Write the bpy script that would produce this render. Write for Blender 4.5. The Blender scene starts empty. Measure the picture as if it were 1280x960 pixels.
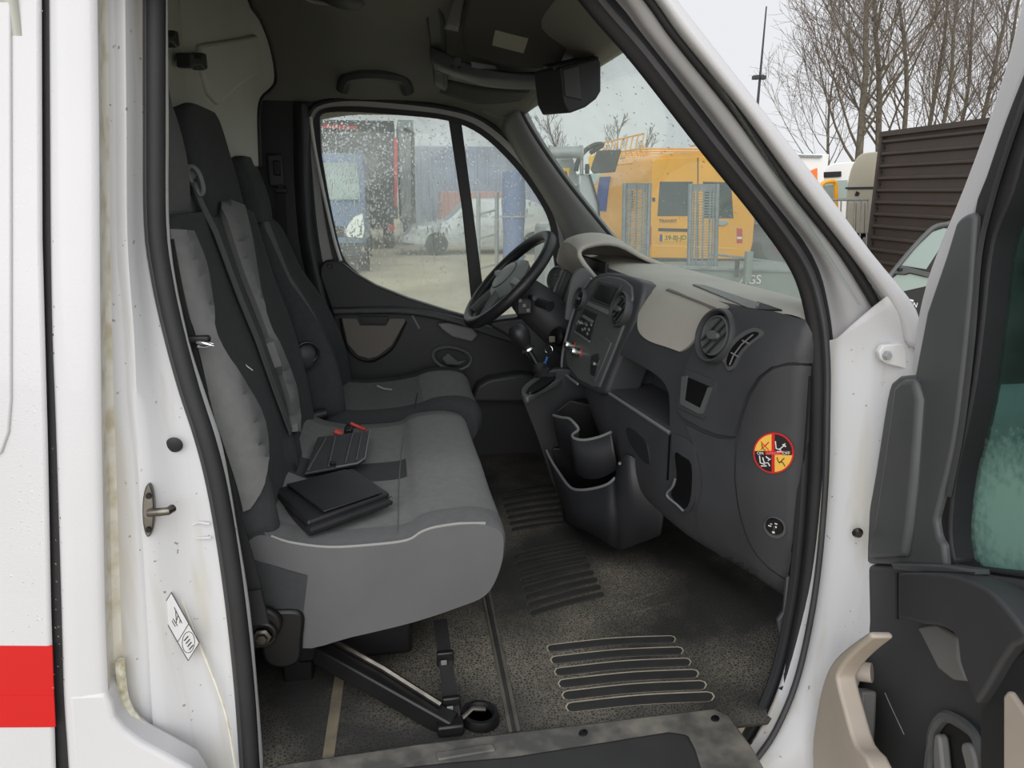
import bpy, bmesh, math, random
from mathutils import Vector, Matrix
from mathutils.bvhtree import BVHTree
from mathutils.geometry import delaunay_2d_cdt
random.seed(7)
SC = bpy.context.scene
COL = SC.collection
V = Vector

# ------------------------------------------------------------------ camera
F = 924.0
TH, PS = math.radians(14.6), math.radians(9.5)
CAM = V((0, 0, 1.7))
FW = V((math.sin(PS)*math.cos(TH), math.cos(PS)*math.cos(TH), -math.sin(TH)))
RT = V((math.cos(PS), -math.sin(PS), 0))
UP = RT.cross(FW)
cd = bpy.data.cameras.new('camera')
cam = bpy.data.objects.new('camera', cd)
COL.objects.link(cam)
cd.sensor_width = 36; cd.lens = F/1280*36; cd.clip_start = .02; cd.clip_end = 400
cam.matrix_world = Matrix(((RT.x, UP.x, -FW.x, 0), (RT.y, UP.y, -FW.y, 0), (RT.z, UP.z, -FW.z, 1.7), (0, 0, 0, 1)))
SC.camera = cam
# ------------------------------------------------------------------ light: an even overcast sky plus an added soft fill sun
w = bpy.data.worlds.new('overcast_sky'); SC.world = w; w.use_nodes = True
bg = w.node_tree.nodes['Background']
bg.inputs[0].default_value = (.95, .965, 1, 1); bg.inputs[1].default_value = .66
sd = bpy.data.lights.new('fill_sun', 'SUN'); sd.energy = 1.7; sd.angle = math.radians(70); sd.color = (1, .985, .96)  # soft sun added and aimed through the doorway to brighten the cab
so = bpy.data.objects.new('fill_sun', sd); COL.objects.link(so)
so.rotation_euler = V((0.25, .88, -.58)).to_track_quat('-Z', 'Y').to_euler()
vs = SC.view_settings
vs.view_transform = 'Standard'; vs.look = 'None'; vs.gamma = 1; vs.use_curve_mapping = False; vs.exposure = .42

# ------------------------------------------------------------------ points from image coordinates on real planes
def ray(px, py): return FW + RT*((px-640)/F) - UP*((py-480)/F)
def Q(px, py, y): k = ray(px, py); return CAM + k*(y/k.y)
def QZ(px, py, z): k = ray(px, py); return CAM + k*((z-1.7)/k.z)
def QX(px, py, x): k = ray(px, py); return CAM + k*(x/k.x)
def QP(px, py, p0, n): k = ray(px, py); return CAM + k*((V(p0)-CAM).dot(n)/k.dot(n))
def Yp(y): return lambda a, b: Q(a, b, y)
def Zp(z): return lambda a, b: QZ(a, b, z)
SN = V((0, 1, -.10))
def Sd(off): return lambda a, b: QP(a, b, (0, 1.10+off, 1.3), SN)        # near body side, leaning in a little
HG = V((.86, 1.09, 0)); DE = V((-.17, -.985, 0)).normalized(); DN = V((-.985, .17, 0)).normalized()
def Dr(off): return lambda a, b: QP(a, b, HG+DN*off, DN)                 # the open door's plane

# ------------------------------------------------------------------ materials
def lin(c):
    f = lambda v: v/12.92 if v <= .04045 else ((v+.055)/1.055)**2.4
    return tuple(f(v/255) for v in c[:3]) + (1,)
MATS = {}
def mat(name, col, rough=.6, metal=0, bump=0, scale=200, var=0, vscale=6, col2=None, spec=.5, dist=.001, coat=0, voro=False, detail=3, emit=None):
    m = bpy.data.materials.new(name); m.use_nodes = True
    nt = m.node_tree; b = nt.nodes['Principled BSDF']
    b.inputs['Base Color'].default_value = lin(col); b.inputs['Roughness'].default_value = rough
    b.inputs['Metallic'].default_value = metal; b.inputs['Specular IOR Level'].default_value = spec
    b.inputs['Coat Weight'].default_value = coat
    tc = nt.nodes.new('ShaderNodeTexCoord')
    if var or col2:
        n = nt.nodes.new('ShaderNodeTexNoise'); n.inputs['Scale'].default_value = vscale; n.inputs['Detail'].default_value = 5
        nt.links.new(tc.outputs['Object'], n.inputs['Vector'])
        r = nt.nodes.new('ShaderNodeValToRGB'); nt.links.new(n.outputs['Fac'], r.inputs[0])
        c1 = lin(col)
        c2 = lin(col2) if col2 else tuple(min(1, v*(1+var)) for v in c1[:3])+(1,)
        c0 = c1 if col2 else tuple(v*(1-var) for v in c1[:3])+(1,)
        r.color_ramp.elements[0].position = .35 if not col2 else .42; r.color_ramp.elements[0].color = c0
        r.color_ramp.elements[1].position = .68; r.color_ramp.elements[1].color = c2
        nt.links.new(r.outputs[0], b.inputs['Base Color'])
    if bump:
        if voro:
            n2 = nt.nodes.new('ShaderNodeTexVoronoi'); n2.inputs['Scale'].default_value = scale; o = n2.outputs['Distance']
        else:
            n2 = nt.nodes.new('ShaderNodeTexNoise'); n2.inputs['Scale'].default_value = scale; n2.inputs['Detail'].default_value = detail; o = n2.outputs['Fac']
        nt.links.new(tc.outputs['Object'], n2.inputs['Vector'])
        bp = nt.nodes.new('ShaderNodeBump'); bp.inputs['Strength'].default_value = bump; bp.inputs['Distance'].default_value = dist
        nt.links.new(o, bp.inputs['Height']); nt.links.new(bp.outputs[0], b.inputs['Normal'])
    if emit:
        b.inputs['Emission Color'].default_value = lin(emit); b.inputs['Emission Strength'].default_value = 1
    MATS[name] = m; return m
mat('white_paint', (202, 202, 205), .32, bump=.25, scale=320, dist=.0012, coat=.2, var=.03, vscale=3)
mat('far_white', (225, 226, 226), .5)
mat('rubber', (30, 30, 33), .55, bump=.3, scale=300, var=.2, vscale=9)
mat('rubber_grey', (58, 58, 61), .5, var=.2, vscale=7)
mat('pillar_shaded_white', (172, 172, 174), .42, var=.06, vscale=5, bump=.15, scale=250)  # white body paint of the pillar return, its shade mixed into the colour
mat('plastic', (60, 61, 64), .52, bump=.5, scale=900, dist=.0004, var=.1, vscale=8)
mat('plastic_dark', (38, 39, 42), .5, bump=.4, scale=900, dist=.0004)
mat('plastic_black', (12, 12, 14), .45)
mat('plastic_mid', (82, 85, 86), .5, bump=.4, scale=900, dist=.0004, var=.08, vscale=8)
mat('plastic_grey', (115, 115, 115), .5, bump=.3, scale=800, dist=.0004)
mat('dash_beige', (172, 169, 161), .6, bump=.5, scale=800, dist=.0005, var=.05, vscale=7)
mat('beige', (182, 171, 159), .55, bump=.3, scale=800, dist=.0004, var=.05, vscale=10)
mat('taupe', (108, 102, 96), .6, bump=.3, scale=800, dist=.0004)
mat('pale_edge', (110, 114, 116), .5)  # pale grey for trim edges, also paints the highlight on the shelf lip
mat('headliner', (116, 116, 109), .95, bump=.4, scale=500, dist=.0008, var=.08, vscale=3)
mat('frame_grey', (150, 150, 148), .5, var=.05, vscale=5)
mat('visor', (62, 62, 60), .9, bump=.3, scale=600, dist=.0005)
mat('bulkhead', (176, 177, 168), .55, var=.09, vscale=4, bump=.2, scale=60)
mat('fabric_light', (116, 117, 117), .95, bump=.7, scale=1100, dist=.0009, var=.06, vscale=60)
mat('fabric_mid', (100, 101, 102), .95, bump=.7, scale=1100, dist=.0009, var=.06, vscale=60)
mat('fabric_dark', (58, 60, 62), .95, bump=.7, scale=1100, dist=.0009, var=.08, vscale=60)
mat('vinyl_side', (90, 90, 92), .6, bump=.3, scale=700, dist=.0005, var=.06, vscale=8)
mat('piping', (140, 140, 138), .8)
mat('webbing', (26, 26, 28), .7, bump=.5, scale=700, dist=.0006)
mat('webbing_grey', (74, 75, 77), .6, bump=.5, scale=700, dist=.0006)
mat('leather', (36, 36, 39), .42, bump=.5, scale=260, dist=.0008, var=.15, vscale=20)
mat('chrome', (205, 205, 205), .22, 1)
mat('steel', (120, 116, 110), .38, 1, var=.25, vscale=40)
mat('black_metal', (20, 20, 21), .42, var=.2, vscale=20)
mat('red_paint', (196, 8, 10), .4)
mat('red_plastic', (200, 60, 55), .5)
mat('sticker_red', (205, 35, 38), .45); mat('sticker_yellow', (240, 190, 80), .45); mat('sticker_black', (28, 24, 26), .45)
mat('print_white', (228, 228, 228), .6); mat('print_grey', (150, 150, 148), .6); mat('print_black', (30, 30, 30), .6)
mat('label_beige', (150, 150, 135), .7)
mat('blue_tag', (60, 120, 190), .4)
mat('glass_dark', (10, 11, 13), .3, spec=.3)
mat('hub_grey', (128, 134, 134), .4)
mat('ground', (186, 174, 150), .8, col2=(158, 147, 124), vscale=.6, bump=.3, scale=30, dist=.01)
mat('bark', (104, 97, 84), .9, col2=(78, 74, 67), vscale=8)
mat('twig', (112, 102, 94), .9)
mat('van_yellow', (240, 172, 40), .35, coat=.2, var=.05, vscale=2)
mat('van_blue', (104, 126, 160), .35, coat=.2)
mat('window_far', (60, 72, 74), .15)
mat('window_pale', (150, 166, 162), .15)
mat('galvanised', (140, 147, 150), .5, .4, var=.15, vscale=12)
mat('container', (64, 58, 56), .6, bump=.2, scale=60, var=.08, vscale=2)
mat('dark_truck', (46, 48, 54), .5, var=.15, vscale=2)
mat('silver', (178, 182, 184), .35, .3)
mat('trailer_beige', (170, 165, 148), .6, var=.05, vscale=2)
mat('blue_tarp', (112, 126, 162), .6); mat('box_blue', (152, 160, 178), .6, var=.08, vscale=1); mat('box_red', (190, 152, 148), .6)
mat('orange', (226, 120, 50), .5); mat('tail_red', (190, 50, 44), .3)
mat('machine_grey', (150, 155, 155), .5, .2, var=.12, vscale=6)
mat('lamp_clear', (226, 230, 222), .15)
mat('plate_yellow', (240, 190, 40), .5); mat('plate_blue', (40, 70, 150), .5)
mat('tyre', (34, 34, 35), .8); mat('trailer_side', (126, 134, 132), .6, var=.1, vscale=3)

def jamb_mat():
    # white paint with brown weathering streaks along the jamb and dark specks
    m = mat('jamb_paint', (206, 206, 205), .4, coat=.1); nt = m.node_tree; b = nt.nodes['Principled BSDF']
    tc = nt.nodes.new('ShaderNodeTexCoord'); mp = nt.nodes.new('ShaderNodeMapping'); mp.inputs['Scale'].default_value = (26, 26, 1.1)
    nt.links.new(tc.outputs['Object'], mp.inputs[0])
    n = nt.nodes.new('ShaderNodeTexNoise'); n.inputs['Scale'].default_value = 1; n.inputs['Detail'].default_value = 8
    nt.links.new(mp.outputs[0], n.inputs['Vector'])
    r = nt.nodes.new('ShaderNodeValToRGB'); e = r.color_ramp.elements
    e[0].position = .50; e[0].color = (0, 0, 0, 1); e[1].position = .76; e[1].color = (.75, .75, .75, 1)
    nt.links.new(n.outputs[0], r.inputs[0])
    mx = nt.nodes.new('ShaderNodeMixRGB'); mx.inputs[1].default_value = lin((203, 204, 207)); mx.inputs[2].default_value = lin((180, 172, 150))
    nt.links.new(r.outputs[0], mx.inputs[0])
    n2 = nt.nodes.new('ShaderNodeTexNoise'); n2.inputs['Scale'].default_value = 95; n2.inputs['Detail'].default_value = 2
    nt.links.new(tc.outputs['Object'], n2.inputs['Vector'])
    r2 = nt.nodes.new('ShaderNodeValToRGB'); e = r2.color_ramp.elements
    e[0].position = .715; e[0].color = (0, 0, 0, 1); e[1].position = .75; e[1].color = (.7, .7, .7, 1)
    nt.links.new(n2.outputs[0], r2.inputs[0])
    mx2 = nt.nodes.new('ShaderNodeMixRGB'); mx2.inputs[2].default_value = lin((110, 92, 70))
    nt.links.new(mx.outputs[0], mx2.inputs[1]); nt.links.new(r2.outputs[0], mx2.inputs[0])
    nt.links.new(mx2.outputs[0], b.inputs['Base Color'])
jamb_mat()
def mossy_mat():
    m = mat('mossy_paint', (150, 146, 110), .8); nt = m.node_tree; b = nt.nodes['Principled BSDF']
    tc = nt.nodes.new('ShaderNodeTexCoord')
    n = nt.nodes.new('ShaderNodeTexNoise'); n.inputs['Scale'].default_value = 55; n.inputs['Detail'].default_value = 6
    nt.links.new(tc.outputs['Object'], n.inputs['Vector'])
    r = nt.nodes.new('ShaderNodeValToRGB'); e = r.color_ramp.elements
    e[0].position = .4; e[0].color = lin((216, 214, 202)); e[1].position = .72; e[1].color = lin((152, 142, 86))
    nt.links.new(n.outputs[0], r.inputs[0]); nt.links.new(r.outputs[0], b.inputs['Base Color'])
mossy_mat()
mat('grime_paint', (224, 221, 210), .5, col2=(196, 186, 160), vscale=30)
def floor_mat():
    m = mat('floor_mat', (42, 43, 44), .7); nt = m.node_tree; b = nt.nodes['Principled BSDF']; N = nt.nodes.new; L = nt.links.new
    tc = N('ShaderNodeTexCoord')
    n = N('ShaderNodeTexNoise'); n.inputs['Scale'].default_value = 3.1; n.inputs['Detail'].default_value = 8; L(tc.outputs['Object'], n.inputs['Vector'])
    d = N('ShaderNodeValToRGB'); e = d.color_ramp.elements; e[0].position = .42; e[0].color = (.08, .08, .08, 1); e[1].position = .72; e[1].color = (1, 1, 1, 1); L(n.outputs[0], d.inputs[0])
    v = N('ShaderNodeTexVoronoi'); v.inputs['Scale'].default_value = 150; v.feature = 'DISTANCE_TO_EDGE'; L(tc.outputs['Object'], v.inputs['Vector'])
    r2 = N('ShaderNodeValToRGB'); e = r2.color_ramp.elements; e[0].position = .02; e[0].color = (.85, .85, .85, 1); e[1].position = .22; e[1].color = (.10, .10, .10, 1); L(v.outputs['Distance'], r2.inputs[0])
    mu = N('ShaderNodeMath'); mu.operation = 'MULTIPLY'; L(r2.outputs[0], mu.inputs[0]); L(d.outputs[0], mu.inputs[1])
    mx = N('ShaderNodeMixRGB'); mx.inputs[1].default_value = lin((40, 41, 42)); mx.inputs[2].default_value = lin((148, 141, 127)); L(mu.outputs[0], mx.inputs[0]); L(mx.outputs[0], b.inputs['Base Color'])
    bp = N('ShaderNodeBump'); bp.inputs['Strength'].default_value = .6; bp.inputs['Distance'].default_value = .0015; L(v.outputs['Distance'], bp.inputs['Height']); L(bp.outputs[0], b.inputs['Normal'])
floor_mat()
def pane_mat(name, tint, haze, hazecol, lo=.45, hi=.75, scale=6, gloss=.08, blob=None):
    m = bpy.data.materials.new(name); m.use_nodes = True; nt = m.node_tree; nt.nodes.clear()
    N = nt.nodes.new; L = nt.links.new
    out = N('ShaderNodeOutputMaterial'); tr = N('ShaderNodeBsdfTransparent'); tr.inputs[0].default_value = tint+(1,)
    df = N('ShaderNodeBsdfDiffuse'); df.inputs[0].default_value = hazecol+(1,)
    tl = N('ShaderNodeBsdfTranslucent'); tl.inputs[0].default_value = hazecol+(1,)
    ad = N('ShaderNodeMixShader'); ad.inputs[0].default_value = .6; L(df.outputs[0], ad.inputs[1]); L(tl.outputs[0], ad.inputs[2])
    tc = N('ShaderNodeTexCoord'); n = N('ShaderNodeTexNoise'); n.inputs['Scale'].default_value = scale; n.inputs['Detail'].default_value = 9
    L(tc.outputs['Object'], n.inputs['Vector'])
    mr = N('ShaderNodeMapRange'); mr.inputs['From Min'].default_value = lo; mr.inputs['From Max'].default_value = hi
    mr.inputs['To Min'].default_value = haze[0]; mr.inputs['To Max'].default_value = haze[1]
    L(n.outputs['Fac'], mr.inputs['Value']); fac = mr.outputs[0]
    if blob:                                            # a patch of condensation with its own outline
        d = N('ShaderNodeVectorMath'); d.operation = 'DISTANCE'; d.inputs[1].default_value = blob[0]; L(tc.outputs['Object'], d.inputs[0])
        n3 = N('ShaderNodeTexNoise'); n3.inputs['Scale'].default_value = 90; L(tc.outputs['Object'], n3.inputs['Vector'])
        a = N('ShaderNodeMath'); a.operation = 'MULTIPLY_ADD'; a.inputs[1].default_value = .11; L(n3.outputs['Fac'], a.inputs[0]); L(d.outputs['Value'], a.inputs[2])
        m2 = N('ShaderNodeMapRange'); m2.inputs['From Min'].default_value = blob[1]; m2.inputs['From Max'].default_value = blob[2]
        m2.inputs['To Min'].default_value = blob[3]; m2.inputs['To Max'].default_value = 0; L(a.outputs[0], m2.inputs['Value'])
        s = N('ShaderNodeMath'); s.operation = 'MAXIMUM'; L(fac, s.inputs[0]); L(m2.outputs[0], s.inputs[1]); fac = s.outputs[0]
    mx = N('ShaderNodeMixShader'); L(fac, mx.inputs[0]); L(tr.outputs[0], mx.inputs[1]); L(ad.outputs[0], mx.inputs[2])
    gl = N('ShaderNodeBsdfGlossy'); gl.inputs['Roughness'].default_value = .03
    fr = N('ShaderNodeLayerWeight'); fr.inputs[0].default_value = .5
    pw = N('ShaderNodeMath'); pw.operation = 'POWER'; pw.inputs[1].default_value = 4; L(fr.outputs['Facing'], pw.inputs[0])
    p2 = N('ShaderNodeMath'); p2.operation = 'MULTIPLY_ADD'; p2.inputs[1].default_value = .35; p2.inputs[2].default_value = .02; L(pw.outputs[0], p2.inputs[0])
    mg = N('ShaderNodeMixShader'); L(p2.outputs[0], mg.inputs[0]); L(mx.outputs[0], mg.inputs[1]); L(gl.outputs[0], mg.inputs[2])
    L(mg.outputs[0], out.inputs[0]); MATS[name] = m
pane_mat('wet_pane', (.93, .97, .955), (.18, .36), (.74, .80, .77), .4, .7, 5)
pane_mat('windscreen_glass', (.93, .97, .95), (.08, .17), (.75, .8, .77), .4, .75, 4)
def drop_mat():
    m = mat('water', (255, 255, 255), .02); b = m.node_tree.nodes['Principled BSDF']
    b.inputs['Transmission Weight'].default_value = 1; b.inputs['IOR'].default_value = 1.33
drop_mat()

# ------------------------------------------------------------------ building helpers
def thing(name, label, cat, loc=(0, 0, 0), group=None, kind=None):
    o = bpy.data.objects.new(name, None); COL.objects.link(o); o.location = loc; o.empty_display_size = .05
    tag(o, label, cat, group, kind); return o
def tag(o, label, cat, group=None, kind=None):
    o['label'] = label; o['category'] = cat
    if group: o['group'] = group
    if kind: o['kind'] = kind
    return o
def put(name, verts, faces, m, parent=None, smooth=True, bevel=0, seg=2, solid=0, sub=0, idx=None, fix=True):
    me = bpy.data.meshes.new(name); me.from_pydata([tuple(v) for v in verts], [], faces)
    ms = m if isinstance(m, (list, tuple)) else [m]
    for k in ms: me.materials.append(MATS[k])
    if idx:
        for p, i in zip(me.polygons, idx): p.material_index = i
    if fix:
        bm = bmesh.new(); bm.from_mesh(me); bmesh.ops.recalc_face_normals(bm, faces=bm.faces); bm.to_mesh(me); bm.free()
    o = bpy.data.objects.new(name, me); COL.objects.link(o)
    if smooth:
        me.polygons.foreach_set('use_smooth', [True]*len(me.polygons))
        me.set_sharp_from_angle(angle=math.radians(42))
    if parent:
        o.parent = parent
        if parent.type == 'EMPTY': o.location = -parent.location
    if solid:
        md = o.modifiers.new('t', 'SOLIDIFY'); md.thickness = solid; md.offset = 0
    if bevel:
        md = o.modifiers.new('b', 'BEVEL'); md.width = bevel; md.segments = seg; md.limit_method = 'ANGLE'; md.angle_limit = math.radians(40)
    return o
def cr(pts, n=5, closed=False):
    # Catmull-Rom through points of any dimension
    P = [tuple(p) for p in pts]; k = len(P); out = []
    for i in range(k if closed else k-1):
        g = lambda j: P[j % k] if closed else P[max(0, min(k-1, j))]
        a, b, c, d = g(i-1), g(i), g(i+1), g(i+2)
        for s in range(n):
            t = s/n
            out.append(tuple(.5*(2*b[q]+(c[q]-a[q])*t+(2*a[q]-5*b[q]+4*c[q]-d[q])*t*t+(3*b[q]-a[q]-3*c[q]+d[q])*t**3) for q in range(len(b))))
    if not closed: out.append(P[-1])
    return out
def prism(poly, vec):
    vec = V(vec); n = len(poly); vs = [V(p) for p in poly]+[V(p)+vec for p in poly]
    fs = [tuple(range(n)), tuple(range(2*n-1, n-1, -1))]+[(i, (i+1) % n, n+(i+1) % n, n+i) for i in range(n)]
    return vs, fs
def slab(name, px, pl, vec, m, parent=None, bevel=.004, sm=0, seg=2):
    p = cr(px, sm, True) if sm else px
    v, f = prism([pl(*q) for q in p], vec); return put(name, v, f, m, parent, True, bevel, seg)
def frames(pts, closed=False):
    pts = [V(p) for p in pts]; n = len(pts); T = []
    for i in range(n):
        a = pts[i-1] if (i or closed) else pts[0]; b = pts[(i+1) % n] if (i < n-1 or closed) else pts[-1]
        T.append((b-a).normalized())
    u = T[0].orthogonal().normalized(); out = []
    for t in T:
        u = (u-t*u.dot(t)); u = u.normalized() if u.length > 1e-6 else t.orthogonal().normalized()
        out.append((t, u, t.cross(u)))
    return pts, out
def tube_vf(pts, r, n=8, closed=False, up=None, ry=None):
    pts, fr = frames(pts, closed); vs = []; fs = []; k = len(pts)
    for i, (p, (t, u, b)) in enumerate(zip(pts, fr)):
        if up is not None:
            b = t.cross(V(up)); b = b.normalized() if b.length > 1e-6 else u; u = b.cross(t).normalized()
        rr = r[i] if isinstance(r, (list, tuple)) else r
        rb = ry if ry else rr
        for j in range(n):
            a = 2*math.pi*j/n; vs.append(p+u*(rr*math.cos(a))+b*(rb*math.sin(a)))
    for i in range(k if closed else k-1):
        for j in range(n):
            fs.append((i*n+j, i*n+(j+1) % n, ((i+1) % k)*n+(j+1) % n, ((i+1) % k)*n+j))
    if not closed: fs += [tuple(range(n)), tuple(range(k*n-1, k*n-n-1, -1))]
    return vs, fs
def tube(name, pts, r, m, parent=None, n=8, closed=False, up=None, ry=None):
    v, f = tube_vf(pts, r, n, closed, up, ry); return put(name, v, f, m, parent)
def ribbon(name, pts, wdir, wd, th, m, parent=None):
    # webbing: a flat strap; wdir = direction of its width
    pts, fr = frames(pts); vs = []; fs = []
    for i, (p, (t, u, b)) in enumerate(zip(pts, fr)):
        d = V(wdir[i] if isinstance(wdir[0], (tuple, list, Vector)) else wdir); d = (d-t*d.dot(t)).normalized(); nn = t.cross(d)
        for a, c in ((-1, -1), (1, -1), (1, 1), (-1, 1)): vs.append(p+d*(a*wd/2)+nn*(c*th/2))
    k = len(pts)
    for i in range(k-1):
        for j in range(4): fs.append((i*4+j, i*4+(j+1) % 4, i*4+4+(j+1) % 4, i*4+4+j))
    fs += [(0, 1, 2, 3), (k*4-1, k*4-2, k*4-3, k*4-4)]
    return put(name, vs, fs, m, parent)
def grid_vf(rows, closed_u=False):
    h, w_ = len(rows), len(rows[0]); vs = [V(p) for r in rows for p in r]; fs = []
    for i in range(h-1):
        for j in range(w_ if closed_u else w_-1):
            fs.append((i*w_+j, i*w_+(j+1) % w_, (i+1)*w_+(j+1) % w_, (i+1)*w_+j))
    return vs, fs
def dense(rows, nu=4, nv=4):
    a = [cr(r, nu) for r in rows]; cols = [cr([a[i][j] for i in range(len(a))], nv) for j in range(len(a[0]))]
    return [[cols[j][i] for j in range(len(cols))] for i in range(len(cols[0]))]
def sheet(name, rows, m, parent=None, solid=.008, nu=4, nv=4, bevel=0):
    v, f = grid_vf(dense(rows, nu, nv)); return put(name, v, f, m, parent, solid=solid, bevel=bevel)
def loft_vf(rings, cap=True):
    v, f = grid_vf(rings, True); n = len(rings[0])
    if cap: f += [tuple(range(n)), tuple(range(len(v)-1, len(v)-n-1, -1))]
    return v, f
def basis(n, up=(0, 0, 1)):
    n = V(n).normalized(); x = V(up).cross(n)
    x = x.normalized() if x.length > 1e-5 else n.orthogonal().normalized(); return x, n.cross(x), n
def lathe_vf(prof, c, axis, n=24, sx=1, sy=1, up=(0, 0, 1)):
    x, y, z = basis(axis, up); c = V(c); rings = []
    for r, h in prof:
        r = max(r, 1e-5); rings.append([c+x*(r*sx*math.cos(2*math.pi*j/n))+y*(r*sy*math.sin(2*math.pi*j/n))+z*h for j in range(n)])
    return loft_vf(rings)
def lathe(name, prof, c, axis, m, parent=None, n=24, sx=1, sy=1, up=(0, 0, 1)):
    v, f = lathe_vf(prof, c, axis, n, sx, sy, up); return put(name, v, f, m, parent)
def ring(name, c, axis, R, r, m, parent=None, n=32, sx=1, sy=1, up=(0, 0, 1), k=8):
    x, y, z = basis(axis, up)
    return tube(name, [V(c)+x*(R*sx*math.cos(2*math.pi*j/n))+y*(R*sy*math.sin(2*math.pi*j/n)) for j in range(n)], r, m, parent, k, True)
def box_vf(c, s, ax=None):
    c = V(c); x, y, z = ax if ax else (V((1, 0, 0)), V((0, 1, 0)), V((0, 0, 1)))
    vs = [c+x*(s[0]/2*i)+y*(s[1]/2*j)+z*(s[2]/2*k) for k in (-1, 1) for i, j in ((-1, -1), (1, -1), (1, 1), (-1, 1))]
    return vs, [(3, 2, 1, 0), (4, 5, 6, 7)]+[(i, (i+1) % 4, 4+(i+1) % 4, 4+i) for i in range(4)]
def box(name, c, s, m, parent=None, bevel=.004, ax=None, seg=2):
    v, f = box_vf(c, s, ax); return put(name, v, f, m, parent, bevel=bevel, seg=seg)
def many(name, vfs, m, parent=None, stuff=False, smooth=True):
    vs, fs = [], []
    for v, f in vfs:
        o = len(vs); vs += list(v); fs += [tuple(i+o for i in q) for q in f]
    o = put(name, vs, fs, m, parent, smooth)
    if stuff: o['kind'] = 'stuff'
    return o
def bvh_of(*objs):
    vs, fs = [], []
    for o in objs:
        k = len(vs); mw = Matrix.Translation(o.location+(o.parent.location if o.parent and o.parent.type == 'EMPTY' else V((0, 0, 0))))
        vs += [mw @ v.co for v in o.data.vertices]; fs += [tuple(i+k for i in p.vertices) for p in o.data.polygons]
    return BVHTree.FromPolygons(vs, fs)
def hit(px, py, bvh):
    k = ray(px, py).normalized(); l, n, i, d = bvh.ray_cast(CAM, k)
    if l is None: return None
    return l, (n if n.dot(k) < 0 else -n)
def inside(p, poly):
    c = False; j = len(poly)-1
    for i in range(len(poly)):
        a, b = poly[i], poly[j]
        if (a[1] > p[1]) != (b[1] > p[1]) and p[0] < (b[0]-a[0])*(p[1]-a[1])/(b[1]-a[1])+a[0]: c = not c
        j = i
    return c
def drape(name, poly, bvh, off, m, parent=None, sm=0, step=7, back=.004):
    # a panel that follows a curved body, standing proud of it by off
    if sm: poly = cr(poly, sm, True)
    P = []
    for i in range(len(poly)):
        a, b = V(poly[i][:2]), V(poly[(i+1) % len(poly)][:2]); n = max(1, int((b-a).length/step))
        P += [a+(b-a)*(t/n) for t in range(n)]
    nb = len(P); x0, x1 = min(p.x for p in P), max(p.x for p in P); y0, y1 = min(p.y for p in P), max(p.y for p in P)
    pts = list(P); y = y0+step/2
    while y < y1:
        x = x0+step/2
        while x < x1:
            if inside((x, y), P) and min((q-V((x, y))).length for q in P) > step*.55: pts.append(V((x, y)))
            x += step
        y += step
    r = delaunay_2d_cdt(pts, [(i, (i+1) % nb) for i in range(nb)], [], 1, 1e-4)
    ov, fs = r[0], [f for f in r[2]]
    H = [hit(p.x, p.y, bvh) for p in ov]; good = [h for h in H if h]
    if not good: return None
    dep = sum((h[0]-CAM).length for h in good)/len(good)
    fr, bk = [], []
    for p, h in zip(ov, H):
        if h is None:
            g = CAM+ray(p.x, p.y).normalized()*dep; l, n, i, d = bvh.find_nearest(g); h = (l, n if n.dot(l-CAM) < 0 else -n)
        fr.append(h[0]+h[1]*off); bk.append(h[0]-h[1]*back)
    n = len(fr); ec = {}
    for f in fs:
        for a, b in zip(f, f[1:]+f[:1]) if isinstance(f, list) else zip(f, tuple(f[1:])+tuple(f[:1])): ec[(a, b)] = 1
    faces = [tuple(f) for f in fs]+[tuple(i+n for i in reversed(f)) for f in fs]
    for (a, b) in ec:
        if (b, a) not in ec: faces.append((b, a, a+n, b+n))
    return put(name, fr+bk, faces, m, parent)
def cut(o, vf):
    # real recess: boolean with a temporary cutter that is then removed
    me = bpy.data.meshes.new('cutter'); me.from_pydata([tuple(v) for v in vf[0]], [], vf[1])
    bm = bmesh.new(); bm.from_mesh(me); bmesh.ops.recalc_face_normals(bm, faces=bm.faces); bm.to_mesh(me); bm.free()
    c = bpy.data.objects.new('cutter', me); COL.objects.link(c); c.location = o.location+(o.parent.location if o.parent else V((0, 0, 0)))
    md = o.modifiers.new('c', 'BOOLEAN'); md.operation = 'DIFFERENCE'; md.object = c; md.solver = 'EXACT'
    bpy.context.view_layer.update()
    nm = bpy.data.meshes.new_from_object(o.evaluated_get(bpy.context.evaluated_depsgraph_get()))
    o.modifiers.remove(md); old = o.data; o.data = nm; nm.name = old.name
    bpy.data.meshes.remove(old); bpy.data.objects.remove(c); bpy.data.meshes.remove(me)
def text(name, s, c, xd, n, size, m, parent=None, ext=.0006, align='CENTER'):
    cu = bpy.data.curves.new(name, 'FONT'); cu.body = s; cu.size = size; cu.align_x = align; cu.align_y = 'CENTER'; cu.extrude = ext
    t = bpy.data.objects.new(name, cu); COL.objects.link(t); bpy.context.view_layer.update()
    me = bpy.data.meshes.new_from_object(t.evaluated_get(bpy.context.evaluated_depsgraph_get())); bpy.data.objects.remove(t)
    n = V(n).normalized(); x = V(xd); x = (x-n*x.dot(n)).normalized(); y = n.cross(x); c = V(c)
    vs = [c+x*v.co.x+y*v.co.y+n*v.co.z for v in me.vertices]; fs = [tuple(p.vertices) for p in me.polygons]
    bpy.data.meshes.remove(me); return put(name, vs, fs, m, parent, smooth=False, fix=False)
def ss(a, b, x): t = max(0, min(1, (x-a)/(b-a))); return t*t*(3-2*t)

# ================================================================== SETTING
g = put('ground', [(-60, -8, 0), (90, -8, 0), (90, 120, 0), (-60, 120, 0)], [(0, 1, 2, 3)], 'ground')
tag(g, 'pale sandy yard surface outside the van', 'ground', kind='structure')

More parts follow.
